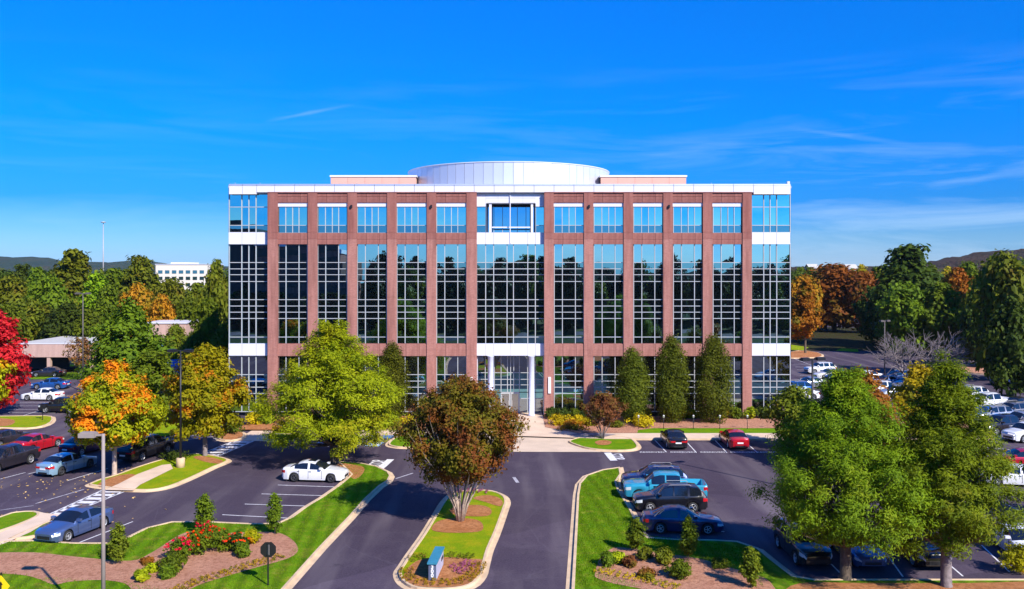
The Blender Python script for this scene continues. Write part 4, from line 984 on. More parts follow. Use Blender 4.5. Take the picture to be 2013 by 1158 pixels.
# bare tree
e = empty('bare_tree', ((1808 - CX) * 112 / FPX, 112, 0), 'leafless grey tree with fine bare branches behind the right car park', 'tree')
mb = MB(); g = random.Random(5)
def twig(p, d, L, r, lev):
    q = p + d * L; mb.tube([p, (p + q) / 2 + Vector((g.uniform(-.1, .1), g.uniform(-.1, .1), .05)) * L, q], [r, r * .8, r * .55], 4, caps=False)
    if lev == 0: return
    for _ in range(4 if lev > 1 else 5):
        n_ = (d + Vector((g.gauss(0, .55), g.gauss(0, .55), g.gauss(.02, .35)))).normalized(); twig(q, n_, L * g.uniform(.6, .85), r * .55, lev - 1)
for s in range(8):
    a = s * .785; twig(Vector((.1 * math.cos(a), .1 * math.sin(a), 0)), Vector((math.cos(a) * .85, math.sin(a) * .85, .95)).normalized(), 2.5, .13, 3)
mb.build('branches', M_BARKG, e); e.scale = (1.25, 1.25, 1.3)

# --- trees of the background: a few kinds built once, copied with parts
def proto(kind, mat, n, k, flat, per, leaf, seed, base, up, inner=.3, jitter=.12, stems=1, shell=.45):
    cl = crown(10 * base, 9.7, 5, PROF[kind], n, k, flat, seed, inner=inner, jitter=jitter)
    return leafmesh('crown', cl, per, leaf, mat, seed, up=up, shell=shell, soft=.5), limbs(cl, 10 * base, 10, .28, seed, frac=.3, n=6).mesh('trunk', M_BARK)
PR = {
    'broad': [proto('round', F['green'], 75, .26, .8, 75, .50, 51, .12, .25), proto('oval', F['green'], 80, .24, .85, 70, .48, 52, .12, .25)],
    'pine': [proto('ragged', F['dark'], 120, .19, .5, 60, .42, 53, .12, .5, jitter=.22), proto('ragged', F['dark'], 110, .21, .55, 60, .42, 54, .14, .45, jitter=.2)],
}
TREEN = {}
def bg_tree(kind, pxc, ptop, Y, wpx, mat, label, group=None, cat='tree', zb=0.0, name=None, sd=None):
    h = CAMH + (HY - ptop) * Y / FPX - zb; r = wpx / 2 * Y / FPX; x = (pxc - CX) * Y / FPX
    v = rnd.randrange(2) if sd is None else sd; cm, tm_ = PR[kind][v]
    e = empty(name or ('pine_tree' if kind == 'pine' else 'oak_tree' if mat in ('green', 'dark', 'olive') else 'maple_tree'), (x, Y, zb), label, cat, group, rz=rnd.uniform(0, 6.28))
    e.scale = (r / 5, r / 5, h / 10)
    c = bpy.data.objects.new('crown', cm); COL.objects.link(c); c.parent = e
    c.material_slots[0].link = 'OBJECT'; c.material_slots[0].material = F[mat]
    t = bpy.data.objects.new('trunk', tm_); COL.objects.link(t); t.parent = e
    return e
BG = [  # left side
    ('broad', 18, 545, 168, 110, 'olive', 'olive green tree at the far left edge, above the red maple'),
    ('pine', 45, 522, 190, 80, 'dark', 'dark pine rising beyond the far left trees'),
    ('pine', 145, 494, 176, 165, 'olive', 'tallest rounded olive tree in the left woodland'),
    ('broad', 95, 545, 165, 95, 'green', 'green tree left of the tallest rounded olive tree'),
    ('pine', 190, 540, 160, 110, 'pine', 'light green pine right of the tallest olive tree'),
    ('pine', 275, 501, 182, 120, 'olive', 'dark green dome shaped tree left of the distant white office'),
    ('broad', 335, 551, 176, 90, 'olive', 'olive tree just below the distant white office'),
    ('broad', 272, 562, 150, 92, 'orange', 'orange tree in the middle of the left woodland'),
    ('broad', 318, 582, 148, 76, 'orange', 'rust orange tree right of the orange one in the left woodland'),
    ('broad', 372, 590, 148, 90, 'green', 'mid green tree above the pink brick pavilion'),
    ('broad', 425, 516, 150, 84, 'olive', 'tall yellow green tree touching the left side of the office building'),
    ('broad', 408, 590, 128, 80, 'green', 'green tree in the shade of the office building, left side'),
    ('broad', 440, 640, 122, 70, 'green', 'low green tree at the left foot of the office building'),
    ('pine', 215, 560, 158, 90, 'green', 'layered green conifer behind the low building'),
    ('broad', 55, 590, 158, 100, 'olive', 'olive tree behind the left end of the low building'),
    ('broad', 130, 600, 154, 110, 'dark', 'dark tree close behind the low building roof'),
    ('broad', 10, 600, 150, 90, 'green', 'green tree behind the red maple'),
    ('broad', 175, 610, 150, 80, 'green', 'green tree behind the right end of the low building roof'),
    ('broad', 385, 655, 126, 70, 'green', 'bushy green tree right of the pink brick pavilion'),
    ('broad', 345, 640, 138, 60, 'olive', 'olive bush tree beside the pink brick pavilion'),
    # right side
    ('broad', 225, 532, 186, 110, 'green', 'wide green crown left of the dome shaped tree in the left wood'),
    ('broad', 75, 530, 184, 110, 'green', 'wide green crown at the left of the left wood'),
    ('broad', 390, 560, 170, 100, 'olive', 'wide olive crown between the white office and the office building'),
    ('broad', 1580, 545, 215, 80, 'orange', 'orange tree right of the office building, far side of the lot'),
    ('broad', 1640, 523, 222, 150, 'rust', 'large rust red tree beyond the right car park'),
    ('broad', 1700, 538, 215, 100, 'rust', 'smaller rust tree left of the tall dark pine'),
    ('pine', 1788, 479, 172, 190, 'dark', 'tallest dark pine on the right with ragged top'),
    ('broad', 1780, 560, 160, 120, 'green', 'dark green broad tree under the tallest pine'),
    ('broad', 1850, 560, 158, 120, 'green', 'broad green tree right of the tallest pine'),
    ('broad', 1880, 530, 195, 100, 'orange', 'orange crowned tree between the tallest pine and the right edge'),
    ('broad', 1975, 503, 122, 140, 'olive', 'large green tree at the right edge of the picture'),
    ('broad', 1990, 590, 106, 130, 'dark', 'dark shaded tree low at the right edge'),
    ('broad', 1925, 570, 140, 90, 'dark', 'dark tree left of the large tree at the right edge'),
    ('broad', 1728, 572, 186, 100, 'dark', 'dark narrow tree left of the broad green trees on the right'),
    ('broad', 1902, 519, 200, 105, 'green', 'rounded green tree covering the foot of the autumn hill at the right'),
    ('broad', 1945, 524, 170, 90, 'orange', 'orange tree tucked left of the large tree at the right edge'),
    ('broad', 1728, 531, 255, 105, 'olive', 'olive tree between the rust trees and the tallest pine'),
    ('broad', 1565, 600, 190, 60, 'gold', 'yellow green tree hugging the right side of the office building'),
]
for a in BG: bg_tree(a[0], a[1], a[2], a[3], a[4], a[5], a[6])
cols = ['green', 'dark', 'olive', 'rust', 'green', 'gold', 'dark']
for i in range(44):
    px = -330 + i * 18.5 + rnd.uniform(-9, 9)
    bg_tree('broad' if i % 3 else 'pine', px, rnd.uniform(524, 548) + (36 if 280 < px < 420 else 0), rnd.uniform(205, 260), rnd.uniform(80, 120), cols[i % 3], ('mid green tree', 'dark green tree', 'olive green tree')[i % 3] + ' in the dense wood behind the left car park', 'trees of the left wood')
for i in range(46):
    px = 1430 + i * 24 + rnd.uniform(-9, 9); Y = rnd.uniform(318, 420)
    bg_tree('broad' if i % 4 else 'pine', px, rnd.uniform(521, 530), Y, rnd.uniform(42, 66), cols[(i * 3) % 7], {'green': 'green', 'dark': 'dark green', 'olive': 'olive green', 'rust': 'rust red', 'gold': 'yellow green'}[cols[(i * 3) % 7]] + ' tree on the skyline beyond the upper car park', 'trees of the right skyline')
for i in range(14):
    px = 1960 + i * 40; Y = rnd.uniform(120, 190)
    bg_tree('broad', px, rnd.uniform(500, 560), Y, rnd.uniform(110, 150), cols[i % 3], 'tree in the wood past the right edge', 'trees of the right wood')
# trees across the road behind the camera: the facade mirrors them
for i in range(78):
    x = -122 + i * 3.2 + rnd.uniform(-1.5, 1.5); row = i % 3; Y = -(38 + row * 16 + rnd.uniform(0, 8)); h = rnd.uniform(14.0, 17.0) + row * 1.2 + 1.6 * math.sin(i * .5)
    if -86 < x < -42: Y = -38 - rnd.uniform(0, 6); h *= .6
    kind = 'broad' if i % 4 else 'pine'; cm, tm_ = PR[kind][i % 2]
    e = empty('roadside_tree', (x, Y, 0), 'tree across the road, mirrored in the facade', 'tree', 'trees across the road', rz=rnd.uniform(0, 6))
    r = rnd.uniform(4.5, 6.8); e.scale = (r / 5, r / 5, h / 10)
    c = bpy.data.objects.new('crown', cm); COL.objects.link(c); c.parent = e; c.material_slots[0].link = 'OBJECT'; c.material_slots[0].material = F['evergreen' if i % 5 else 'olive']
    t = bpy.data.objects.new('trunk', tm_); COL.objects.link(t); t.parent = e

# --- shrubs
SH = {}
def shrub(name, label, x, y, w, h, mat, leaf=.1, n=14, per=60, seed=None, flowers=None, z=.12, group=None, cat='shrub', kind='round', fn=16):
    seed = seed or rnd.randrange(9999)
    cl = crown(h * .1, h * .9, w / 2, PROF[kind], n + 6, .34, h / w * 1.1 if h > w else .8, seed, inner=.15, jitter=.28)
    e = empty(name, (x, y, z), label, cat, group)
    link('foliage', leafmesh('foliage', cl, per, leaf, mat, seed, soft=.4), e)
    mb = MB(); g = random.Random(seed)
    for s in range(5):
        a = s * 1.256; mb.tube([(0, 0, -.05), (math.cos(a) * w * .12, math.sin(a) * w * .12, h * .3), (math.cos(a) * w * .3, math.sin(a) * w * .3, h * .7)], [.02, .015, .006], 5, caps=False)
    mb.build('stems', M_BARK, e)
    if flowers:
        fc = []
        for i in range(fn):
            a, t = g.uniform(0, 6.28), g.random(); rr = w / 2 * math.sqrt(t); fc.append((rr * math.cos(a), rr * math.sin(a), h * (1.0 - .45 * t) + g.uniform(-.06, .08), .09, .09, .06))
        link('blossom', leafmesh('blossom', fc, 10, .07, flowers, seed + 1), e)
    return e
def SP(px, py, *a, **k): x, y = G(px, py); return (x, y)
# young upright hollies
for i, (px, pb, pt, w, lab) in enumerate(((403, 1052, 974, 40, 'young upright holly behind the red roses'), (541, 1054, 970, 34, 'young upright holly at the round end of the left bed'),
        (232, 1112, 1031, 40, 'young upright holly beside the pale lamp pole'), (1251, 1088, 1021, 38, 'young upright holly left of the dark blue sedan, on the right lawn'),
        (1353, 1103, 1017, 40, 'young upright holly in front of the dark blue sedan'), (1476, 1160, 1077, 42, 'young upright holly at the lower right end of the bed'))):
    x, y = G(px, pb); h = (pb - pt) * y / FPX * .97
    make_tree('holly_tree', lab, 'tree', x, y, h, w / 2 * y / FPX, 'column', F['olive' if i in (2, 5) else 'green'], base=.12, n=40, k=.40, flat=.9, per=60, leaf=.10, seed=60 + i, trunk=.035, group='young hollies in the beds', up=.2, inner=.1, jitter=.15, shell=.7)
for (px, py, w, h, fl, mat, lab, fn) in ((415, 1078, 1.5, 1.1, 1, 'green', 'rose bush with red blossoms nearest the young holly', 14), (385, 1092, 1.7, 1.25, 1, 'green', 'rose bush full of red blossoms in the middle of the left bed', 30),
        (352, 1106, 1.6, 1.2, 1, 'green', 'rose bush with red blossoms at the left of the group', 26), (400, 1062, 1.2, 1.0, 1, 'green', 'small rose bush with a few red blossoms at the back', 16),
        (336, 1128, 1.4, .9, 0, 'green', 'green bush without blossoms at the front of the roses', 0), (330, 1140, 1.0, .6, 0, 'green', 'green low bush at the lower left tip of the roses', 0),
        (440, 1085, 1.5, 1.1, 1, 'green', 'green rose bush with few blossoms right of the red group', 6), (466, 1088, 1.4, 1.05, 1, 'dark', 'rose bush with a red top at the right of the group', 14),
        (478, 1098, 1.0, .75, 0, 'green', 'yellow green bush at the right end of the roses', 0), (494, 1072, 1.1, .8, 0, 'maple2', 'yellowish bush with orange tips behind the right roses', 0),
        (277, 1146, .85, .55, 0, 'lime', 'small light green bush alone on the left mulch', 0), (300, 1128, .7, .4, 0, 'lime', 'small lime bush left of the roses', 0), (290, 1112, .7, .3, 0, 'rust', 'small bronze bush at the edge of the left mulch', 0),
        (215, 1098, .9, .7, 0, 'green', 'green bush at the foot of the pale lamp pole', 0),
        (1195, 1117, 1.0, .75, 0, 'green', 'green bush at the left tip of the right bed', 0), (1215, 1112, .9, .6, 0, 'lime', 'light green bush second from the left in the right bed', 0), (1238, 1118, .9, .55, 0, 'myrtle2', 'brown bush in the right bed', 0),
        (1268, 1103, 1.1, .6, 0, 'olive', 'olive bush behind the middle of the right bed', 0), (1304, 1112, 1.2, .8, 0, 'olive', 'olive bush in the middle of the right bed', 0), (1333, 1140, 1.4, .9, 0, 'green', 'largest green bush in the right bed', 0),
        (1268, 1139, 1.3, .3, 0, 'myrtle', 'low purple spreading plant in the right bed', 0), (1415, 1118, 1.0, .4, 0, 'green', 'small green bush in the shade of the right bed', 0),
        (2003, 1128, 1.9, 1.5, 0, 'maple2', 'yellow orange bush at the right edge below the white car', 0)):
    x, y = G(px, py); shrub('rose_bush' if fl else 'shrub', lab, x, y, w, h, F[mat], seed=int(px + py), flowers=F['flower'] if fl else None, fn=fn, per=80, leaf=.1)
# planting along the facade
row = [(1084, 817, 2.0, 1.1, 'dark', 'clipped round dark bush right of the entrance'), (1108, 819, 1.9, 1.0, 'dark', 'dark clipped bush under the first right bay'), (1128, 818, 1.8, 1.0, 'green', 'green clipped bush under the first right bay'),
       (1152, 822, 1.6, .9, 'dark', 'dark bush behind the small crape myrtle'), (1255, 822, 1.6, .9, 'dark', 'dark bush between first and middle upright trees'), (1270, 824, 1.6, 1.0, 'gold', 'gold green bush right of the first upright tree'), (1345, 820, 1.6, .9, 'gold', 'gold green bush left of the middle upright tree gap'),
       (1362, 822, 1.5, .9, 'lime', 'lime bush between middle and last upright trees'), (1380, 821, 1.3, .8, 'lime', 'small lime bush left of the last upright tree'), (1420, 824, 1.7, 1.0, 'gold', 'gold bush right of the last upright tree'), (1445, 820, 1.9, 1.2, 'green', 'green bush under the last right bay'),
       (1473, 820, 1.7, 1.2, 'lime', 'light green bush under the last brick pier'), (1500, 819, 2.0, 1.2, 'dark', 'brownish clipped bush under the glass corner'), (1528, 818, 2.0, 1.3, 'dark', 'dark bush at the right corner of the building'),
       (1102, 838, 2.6, .9, 'yellow', 'bright yellow bush beside the entrance walk'), (1136, 834, 1.8, .7, 'yellow', 'small bright yellow bush left of the small crape myrtle'), (1262, 840, 3.2, 1.0, 'yellow', 'wide bright yellow bush right of the small crape myrtle'),
       (1120, 845, 3.0, .5, 'orange', 'low orange plants at the edge of the entrance walk'), (1160, 838, 1.8, .7, 'gold', 'gold green bush behind the small crape myrtle trunk'), (1212, 842, 1.6, .6, 'olive', 'olive bush right behind the small crape myrtle trunk'),
       (560, 850, 2.2, 1.0, 'gold', 'gold bush left of the feathery tree'), (528, 835, 2.4, 1.3, 'green', 'green bush at the left corner of the building'), (455, 853, 2.4, 1.4, 'green', 'green bush on the small mulch islet'), (500, 836, 2.2, 1.2, 'yellow', 'yellow green bush by the left corner walk'),
       (640, 842, 2.4, .8, 'gold', 'gold bush behind the feathery tree trunk'), (740, 845, 2.4, .8, 'yellow', 'yellow bush under the left bays'), (768, 840, 2.4, .8, 'gold', 'gold bush in front of the left upright tree'), (700, 842, 2.6, .8, 'gold', 'gold bush beyond the accessible bays'),
       (806, 838, 2.2, .8, 'gold', 'gold bush left of the rusty crape myrtle'), (905, 822, 2.2, 1.1, 'dark', 'dark bush left of the entrance'), (880, 824, 2.2, 1.0, 'green', 'green bush two steps left of the entrance'), (835, 824, 2.2, 1.0, 'green', 'green bush hidden behind the rusty crape myrtle')]
for (px, py, w, h, mat, lab) in row:
    x, y = G(px, py); y = min(y, 91.2); x = (px - CX) * y / FPX
    shrub('shrub', lab, x, y, w, h, F[mat], leaf=.15, per=60, seed=int(px * 3 + py), z=.13)
# bedding plants, uncountable
def bedding(pxs, mat, name, n_per=24, h=.16, r=.14, dens=1.0, z=.15):
    cl = []
    for i in range(len(pxs) - 1):
        a, b = Vector(G(*pxs[i])), Vector(G(*pxs[i + 1])); L = (b - a).length; n = max(1, int(L / .3 * dens))
        for k in range(n):
            for w_ in (-.28, 0, .28):
                p = a.lerp(b, (k + rnd.random() * .4) / n); d = (b - a).normalized(); nn = Vector((-d.y, d.x))
                cl.append((p.x + nn.x * w_ + rnd.uniform(-.04, .04), p.y + nn.y * w_ + rnd.uniform(-.04, .04), z + h / 2, r * rnd.uniform(.7, 1.1), r, h / 2))
    o = link(name, leafmesh(name, cl, n_per, .06, mat, 5)); return tag(o, kind='stuff')
bedding([(330, 1180), (369, 1156), (398, 1147), (457, 1128), (512, 1111), (556, 1098)], F['edge'], 'bedding_plants')
bedding([(1176, 1126), (1200, 1133), (1240, 1141), (1290, 1152), (1340, 1164)], F['edge'], 'bedding_plants')
bedding([(800, 1125), (796, 1137), (806, 1146), (835, 1152), (880, 1153), (915, 1147), (935, 1133), (944, 1112)], F['edge'], 'bedding_plants', z=.16)
bedding([(806, 1106), (830, 1099), (845, 1097)], F['myrtle'], 'bedding_plants', z=.16); bedding([(878, 1097), (900, 1100), (925, 1101), (940, 1103)], F['olive'], 'bedding_plants', z=.16)
bedding([(897, 1133), (912, 1130), (920, 1120), (924, 1108)], F['violet'], 'flower_patch', z=.16); bedding([(890, 1126), (903, 1118), (906, 1108)], F['violet'], 'flower_patch', z=.16, dens=.7)
bedding([(885, 976), (905, 970), (940, 970), (968, 973)], F['violet'], 'flower_patch', z=.15, dens=.8)
# grass tufts over the near lawns, leaves fallen on the asphalt
def inside(p, poly):
    c = False; j = len(poly) - 1
    for i in range(len(poly)):
        if (poly[i][1] > p[1]) != (poly[j][1] > p[1]) and p[0] < (poly[j][0] - poly[i][0]) * (p[1] - poly[i][1]) / (poly[j][1] - poly[i][1]) + poly[i][0]: c = not c
        j = i
    return c
def blades(name, n, mat, regions, exclude, z, size):
    g = np.random.default_rng(3); P_ = []
    for _ in range(n * 4):
        if len(P_) >= n: break
        r_ = regions[g.integers(len(regions))]; x0, x1, y0, y1, poly = r_
        p = (g.uniform(x0, x1), g.uniform(y0, y1))
        if poly and not inside(p, poly): continue
        if any(inside(p, q) for q in exclude): continue
        P_.append(p)
    P_ = np.array(P_); N = len(P_); a = g.uniform(0, 6.28, N); s = size * g.uniform(.6, 1.5, N)
    v = np.zeros((N, 3, 3)); dx, dy = np.cos(a) * s * .45, np.sin(a) * s * .45
    v[:, 0] = np.c_[P_[:, 0] - dx, P_[:, 1] - dy, np.full(N, z)]; v[:, 1] = np.c_[P_[:, 0] + dx, P_[:, 1] + dy, np.full(N, z)]
    v[:, 2] = np.c_[P_[:, 0] + g.normal(0, .4, N) * s, P_[:, 1] + g.normal(0, .4, N) * s, z + s]
    me = bpy.data.meshes.new(name); me.vertices.add(N * 3); me.loops.add(N * 3); me.polygons.add(N)
    me.vertices.foreach_set('co', v.reshape(-1)); me.loops.foreach_set('vertex_index', np.arange(N * 3, dtype=np.int32)); me.polygons.foreach_set('loop_start', np.arange(0, N * 3, 3, dtype=np.int32)); me.update(calc_edges=True)
    at = me.attributes.new('tint', 'FLOAT', 'FACE'); at.data.foreach_set('value', g.random(N).astype(np.float32)); me.materials.append(mat)
    return tag(link(name, me), kind='stuff')
F['grass'] = foliage('grass_blade', (.085, .19, .003), (.13, .25, .004), trans=.3)
bedsA = [[G(*p) for p in ((-80, 1092), (0, 1086), (119, 1091), (258, 1102), (300, 1085), (366, 1046), (540, 1044), (585, 1074), (559, 1100), (457, 1129), (370, 1170), (246, 1147), (139, 1143), (79, 1139), (0, 1127), (-80, 1124))]]
bedsE = [[G(*p) for p in ((1171, 1123), (1199, 1080), (1272, 1083), (1383, 1100), (1470, 1125), (1530, 1200), (1280, 1165))]]
pA = innA; pE = [G(*p) for p in ((1132, 1158), (1138, 1000), (1142, 955), (1184, 930), (1216, 926), (1216, 966), (1245, 1020), (1262, 1056), (1400, 1070), (1490, 1086), (1500, 1110), (1500, 1158))]
blades('grass_blades', 42000, F['grass'], [(-33, -8, 40, 73, pA), (3, 14, 41, 70, pE)], bedsA + bedsE, .115, .05)
lf = []
for _ in range(150):
    c = rnd.choice(((-32, 65), (-34, 63), (-37, 61), (-30, 60))); x, y = rnd.gauss(c[0], 4), rnd.gauss(c[1], 3)
    lf.append((x, y, .03, .02, .02, .005))
F['litter'] = foliage('fallen_leaf', (.45, .33, .22), (.6, .4, .3), trans=.1)
tag(link('fallen_leaves', leafmesh('fallen_leaves', lf, 3, .10, F['litter'], 9, up=3)), kind='stuff')

# ------------------------------------------------------------------ cars
def interp(pts, x): return float(np.interp(x, [p[0] for p in pts[::-1]], [p[1] for p in pts[::-1]]))
SPEC = {
    'sedan': dict(L=4.75, deck=[(2.37, .60), (2.28, .70), (1.9, .80), (1.0, .93), (.9, .94), (-1.5, .99), (-1.9, 1.01), (-2.28, .98), (-2.37, .84)],
                  roof=[(1.05, 0), (.2, 1.36), (-.15, 1.43), (-.75, 1.42), (-1.1, 1.34), (-1.8, 0)], w=[(2.37, .60), (2.3, .72), (2.1, .83), (1.7, .90), (0, .91), (-1.9, .89), (-2.25, .80), (-2.37, .64)], wr=.33, wx=(1.42, -1.38), zb=.19, win=(.62, -1.35), bp=(-.28,)),
    'suv': dict(L=4.7, deck=[(2.35, .72), (2.27, .90), (1.9, 1.0), (1.05, 1.08), (-2.0, 1.13), (-2.28, 1.08), (-2.35, .9)],
                roof=[(1.15, 0), (.45, 1.58), (.05, 1.67), (-1.2, 1.66), (-1.75, 1.60), (-2.27, 0)], w=[(2.35, .64), (2.27, .76), (2.0, .87), (1.6, .93), (-1.9, .92), (-2.27, .84), (-2.35, .74)], wr=.36, wx=(1.40, -1.36), zb=.24, win=(.72, -1.95), bp=(-.15, -1.1)),
    'large_suv': dict(L=5.5, deck=[(2.75, .85), (2.68, 1.02), (2.3, 1.12), (1.4, 1.18), (-2.5, 1.2), (-2.7, 1.15), (-2.75, .95)],
                roof=[(1.5, 0), (.85, 1.78), (.4, 1.88), (-2.2, 1.87), (-2.45, 1.8), (-2.7, 0)], w=[(2.75, .78), (2.65, .9), (2.3, .98), (-2.5, .98), (-2.7, .92), (-2.75, .88)], wr=.40, wx=(1.65, -1.5), zb=.30, win=(1.05, -2.45), bp=(.05, -1.05)),
    'pickup': dict(L=5.6, deck=[(2.8, .85), (2.72, 1.05), (2.3, 1.14), (1.35, 1.2), (-2.75, 1.2), (-2.8, 1.15)],
                   roof=[(1.4, 0), (.75, 1.74), (.35, 1.84), (-.75, 1.84), (-.98, 1.78), (-1.14, 0)], w=[(2.8, .78), (2.7, .9), (2.3, .97), (-2.7, .97), (-2.8, .94)], wr=.40, wx=(1.8, -1.75), zb=.34, win=(1.0, -.98), bp=(-.02,), bed=(-1.22, -2.66)),
}
def carlike_paint(name, col, metal=.3): return plain(name, col, .28, metal=metal, var=.02, coat=1.0)
PAINTS = {k: carlike_paint(k + '_car_paint', c, m_) for k, c, m_ in (('white', (.78, .78, .80), 0), ('black', (.008, .008, .012), .2), ('navy', (.012, .025, .10), .4), ('slate', (.09, .14, .30), .5), ('sky', (.30, .48, .62), .4),
    ('cyan', (.03, .30, .46), .1), ('red', (.50, .008, .02), .3), ('wine', (.10, .01, .05), .4), ('silver', (.48, .49, .52), .6), ('charcoal', (.035, .03, .04), .4), ('purple', (.03, .015, .06), .4), ('blue', (.02, .10, .34), .4), ('grey', (.20, .20, .22), .5))}
M_CARG = plain('car_glass', (.008, .011, .018), .04, spec=.9, var=.0)
M_TYRE = plain('tyre_rubber', (.015, .015, .016), .8)
M_RIM = plain('alloy_rim', (.62, .63, .66), .3, metal=.6)
M_HEADL = plain('headlight_lens', (.62, .66, .70), .08, spec=.9)
M_TAILL = plain('taillight_lens', (.45, .01, .015), .12, spec=.8)
M_PLATE = plain('licence_plate', (.75, .76, .78), .5, var=.02)
M_TRIM = plain('black_trim', (.012, .012, .013), .5)
def build_car(kind):
    S = SPEC[kind]; L = S['L'] / 2; zb0 = S['zb']; wr = S['wr']
    xs = sorted(set([round(v, 3) for v in np.linspace(-L, L, 62)] + [L, -L] + [p[0] for p in S['roof']] + [p[0] for p in S['deck']]), reverse=True)
    bed = S.get('bed'); rz = S['roof']
    rows_ = []
    def deck(x): return interp(S['deck'], x)
    rpts = [(p[0], p[1] if p[1] else deck(p[0])) for p in rz]
    for x in xs:
        w = interp(S['w'], x); d = deck(x)
        roof = interp(rpts, x) if rpts[-1][0] < x < rpts[0][0] else d
        roof = max(roof, d)
        zb = zb0 + (.10 if abs(x) > L - .12 else 0)
        for cx_ in S['wx']:
            q = (wr + .07) ** 2 - (x - cx_) ** 2
            if q > 0: zb = max(zb, wr + math.sqrt(q))
        zb = min(zb, d - .16)
        h = roof - d; f = min(1, h / .45)
        if bed and bed[1] < x < bed[0]:
            pr = [(w * .97, zb), (w * 1.0, zb + (d - zb) * .3), (w * 1.0, zb + (d - zb) * .6), (w * .99, zb + (d - zb) * .86), (w * .97, d), (w * .90, d), (w * .88, d - .48), (0, d - .48)]
        else:
            pr = [(w * .96, zb), (w * 1.0, zb + (d - zb) * .3), (w * 1.0, zb + (d - zb) * .6), (w * .985, zb + (d - zb) * .86), (w * .93, d + .0),
                  (w * (.91 - .17 * f), d + max(.012, h * .93 if h > .02 else .02)), (w * .45, roof + .035 + .01 * f), (0, roof + .045 + .015 * f)]
        rows_.append(pr)
    parts = {}
    def add(lbl, quad):
        parts.setdefault(lbl, MB()).quad(quad, smooth=True)
    nr = 8
    def label(i, j, side):
        xc = (xs[i] + xs[i + 1]) / 2; h = max(rows_[i][6][1] - rows_[i][4][1], 0); h2 = max(rows_[i + 1][6][1] - rows_[i + 1][4][1], 0); hh = (h + h2) / 2
        front_roof = rz[2][0]; back_roof = rz[3][0] if len(rz) > 4 else -9
        incab = rz[-1][0] < xc < rz[0][0]
        if j == 4 and incab and S['win'][1] < xc < S['win'][0] and hh > .16 and not any(abs(xc - b) < .06 for b in S['bp']): return 'side_window'
        if j in (5, 6) and incab:
            if xc > rz[1][0] + .02 and xc < rz[0][0] - .08: return 'windshield'
            lim = rz[4][0] if len(rz) > 5 else rz[3][0]
            if xc < lim - .02 and xc > rz[-1][0] + .06: return 'rear_window'
        if j == 2 and xc > L - .42: return 'headlight'
        if j == 2 and xc < -L + .30: return 'taillight'
        return 'body'
    for i in range(len(xs) - 1):
        a, b = rows_[i], rows_[i + 1]
        for j in range(nr - 1):
            for s in (1, -1):
                q = [(xs[i], s * a[j][0], a[j][1]), (xs[i + 1], s * b[j][0], b[j][1]), (xs[i + 1], s * b[j + 1][0], b[j + 1][1]), (xs[i], s * a[j + 1][0], a[j + 1][1])]
                if s == 1: q = q[::-1]
                l_ = label(i, j, s)
                key = l_ if l_ in ('body', 'windshield', 'rear_window') else (l_, s)
                if l_ in ('side_window', 'windshield', 'rear_window'):   # glass sits a touch inside the body skin
                    q = [(p[0], p[1] * .992, p[2] - .004) for p in q]
                add(key, q)
    for e_, sx in ((0, 1), (len(xs) - 1, -1)):
        a = rows_[e_]; x = xs[e_]
        for j in range(nr - 1):
            q = [(x, -a[j][0], a[j][1]), (x, a[j][0], a[j][1]), (x, a[j + 1][0], a[j + 1][1]), (x, -a[j + 1][0], a[j + 1][1])]
            if sx < 0: q = q[::-1]
            b_ = parts.setdefault('body', MB()); b_.quad(q)
    return parts, S
def weld(me):
    bm = bmesh.new(); bm.from_mesh(me); bmesh.ops.remove_doubles(bm, verts=bm.verts, dist=.0005)
    bmesh.ops.dissolve_degenerate(bm, edges=bm.edges, dist=.0003); bm.to_mesh(me); bm.free(); return me
tyre = MB().lathe([(.62, -.10), (.95, -.115), (1.0, -.07), (1.0, .07), (.95, .115), (.62, .10)], n=20, axis='Y')
rim = MB(); rim.lathe([(.66, .085), (.66, .105), (.58, .10), (.56, .03)], n=20, axis='Y'); rim.lathe([(.0, .10), (.13, .10), (.15, .03)], n=10, axis='Y')
for k in range(5):
    a = k * 1.2566; c, s = math.cos(a), math.sin(a); w_ = .075
    rim.quad([(c * .1 - s * w_, .095, s * .1 + c * w_), (c * .1 + s * w_, .095, s * .1 - c * w_), (c * .6 + s * w_ * .8, .09, s * .6 - c * w_ * .8), (c * .6 - s * w_ * .8, .09, s * .6 + c * w_ * .8)][::-1])
rim.lathe([(0, .02), (.6, .02)], n=16, axis='Y', mi=1)
TY = tyre.mesh('wheel', M_TYRE); RIM = rim.mesh('rim', [M_RIM, M_TRIM])
CARP = {}
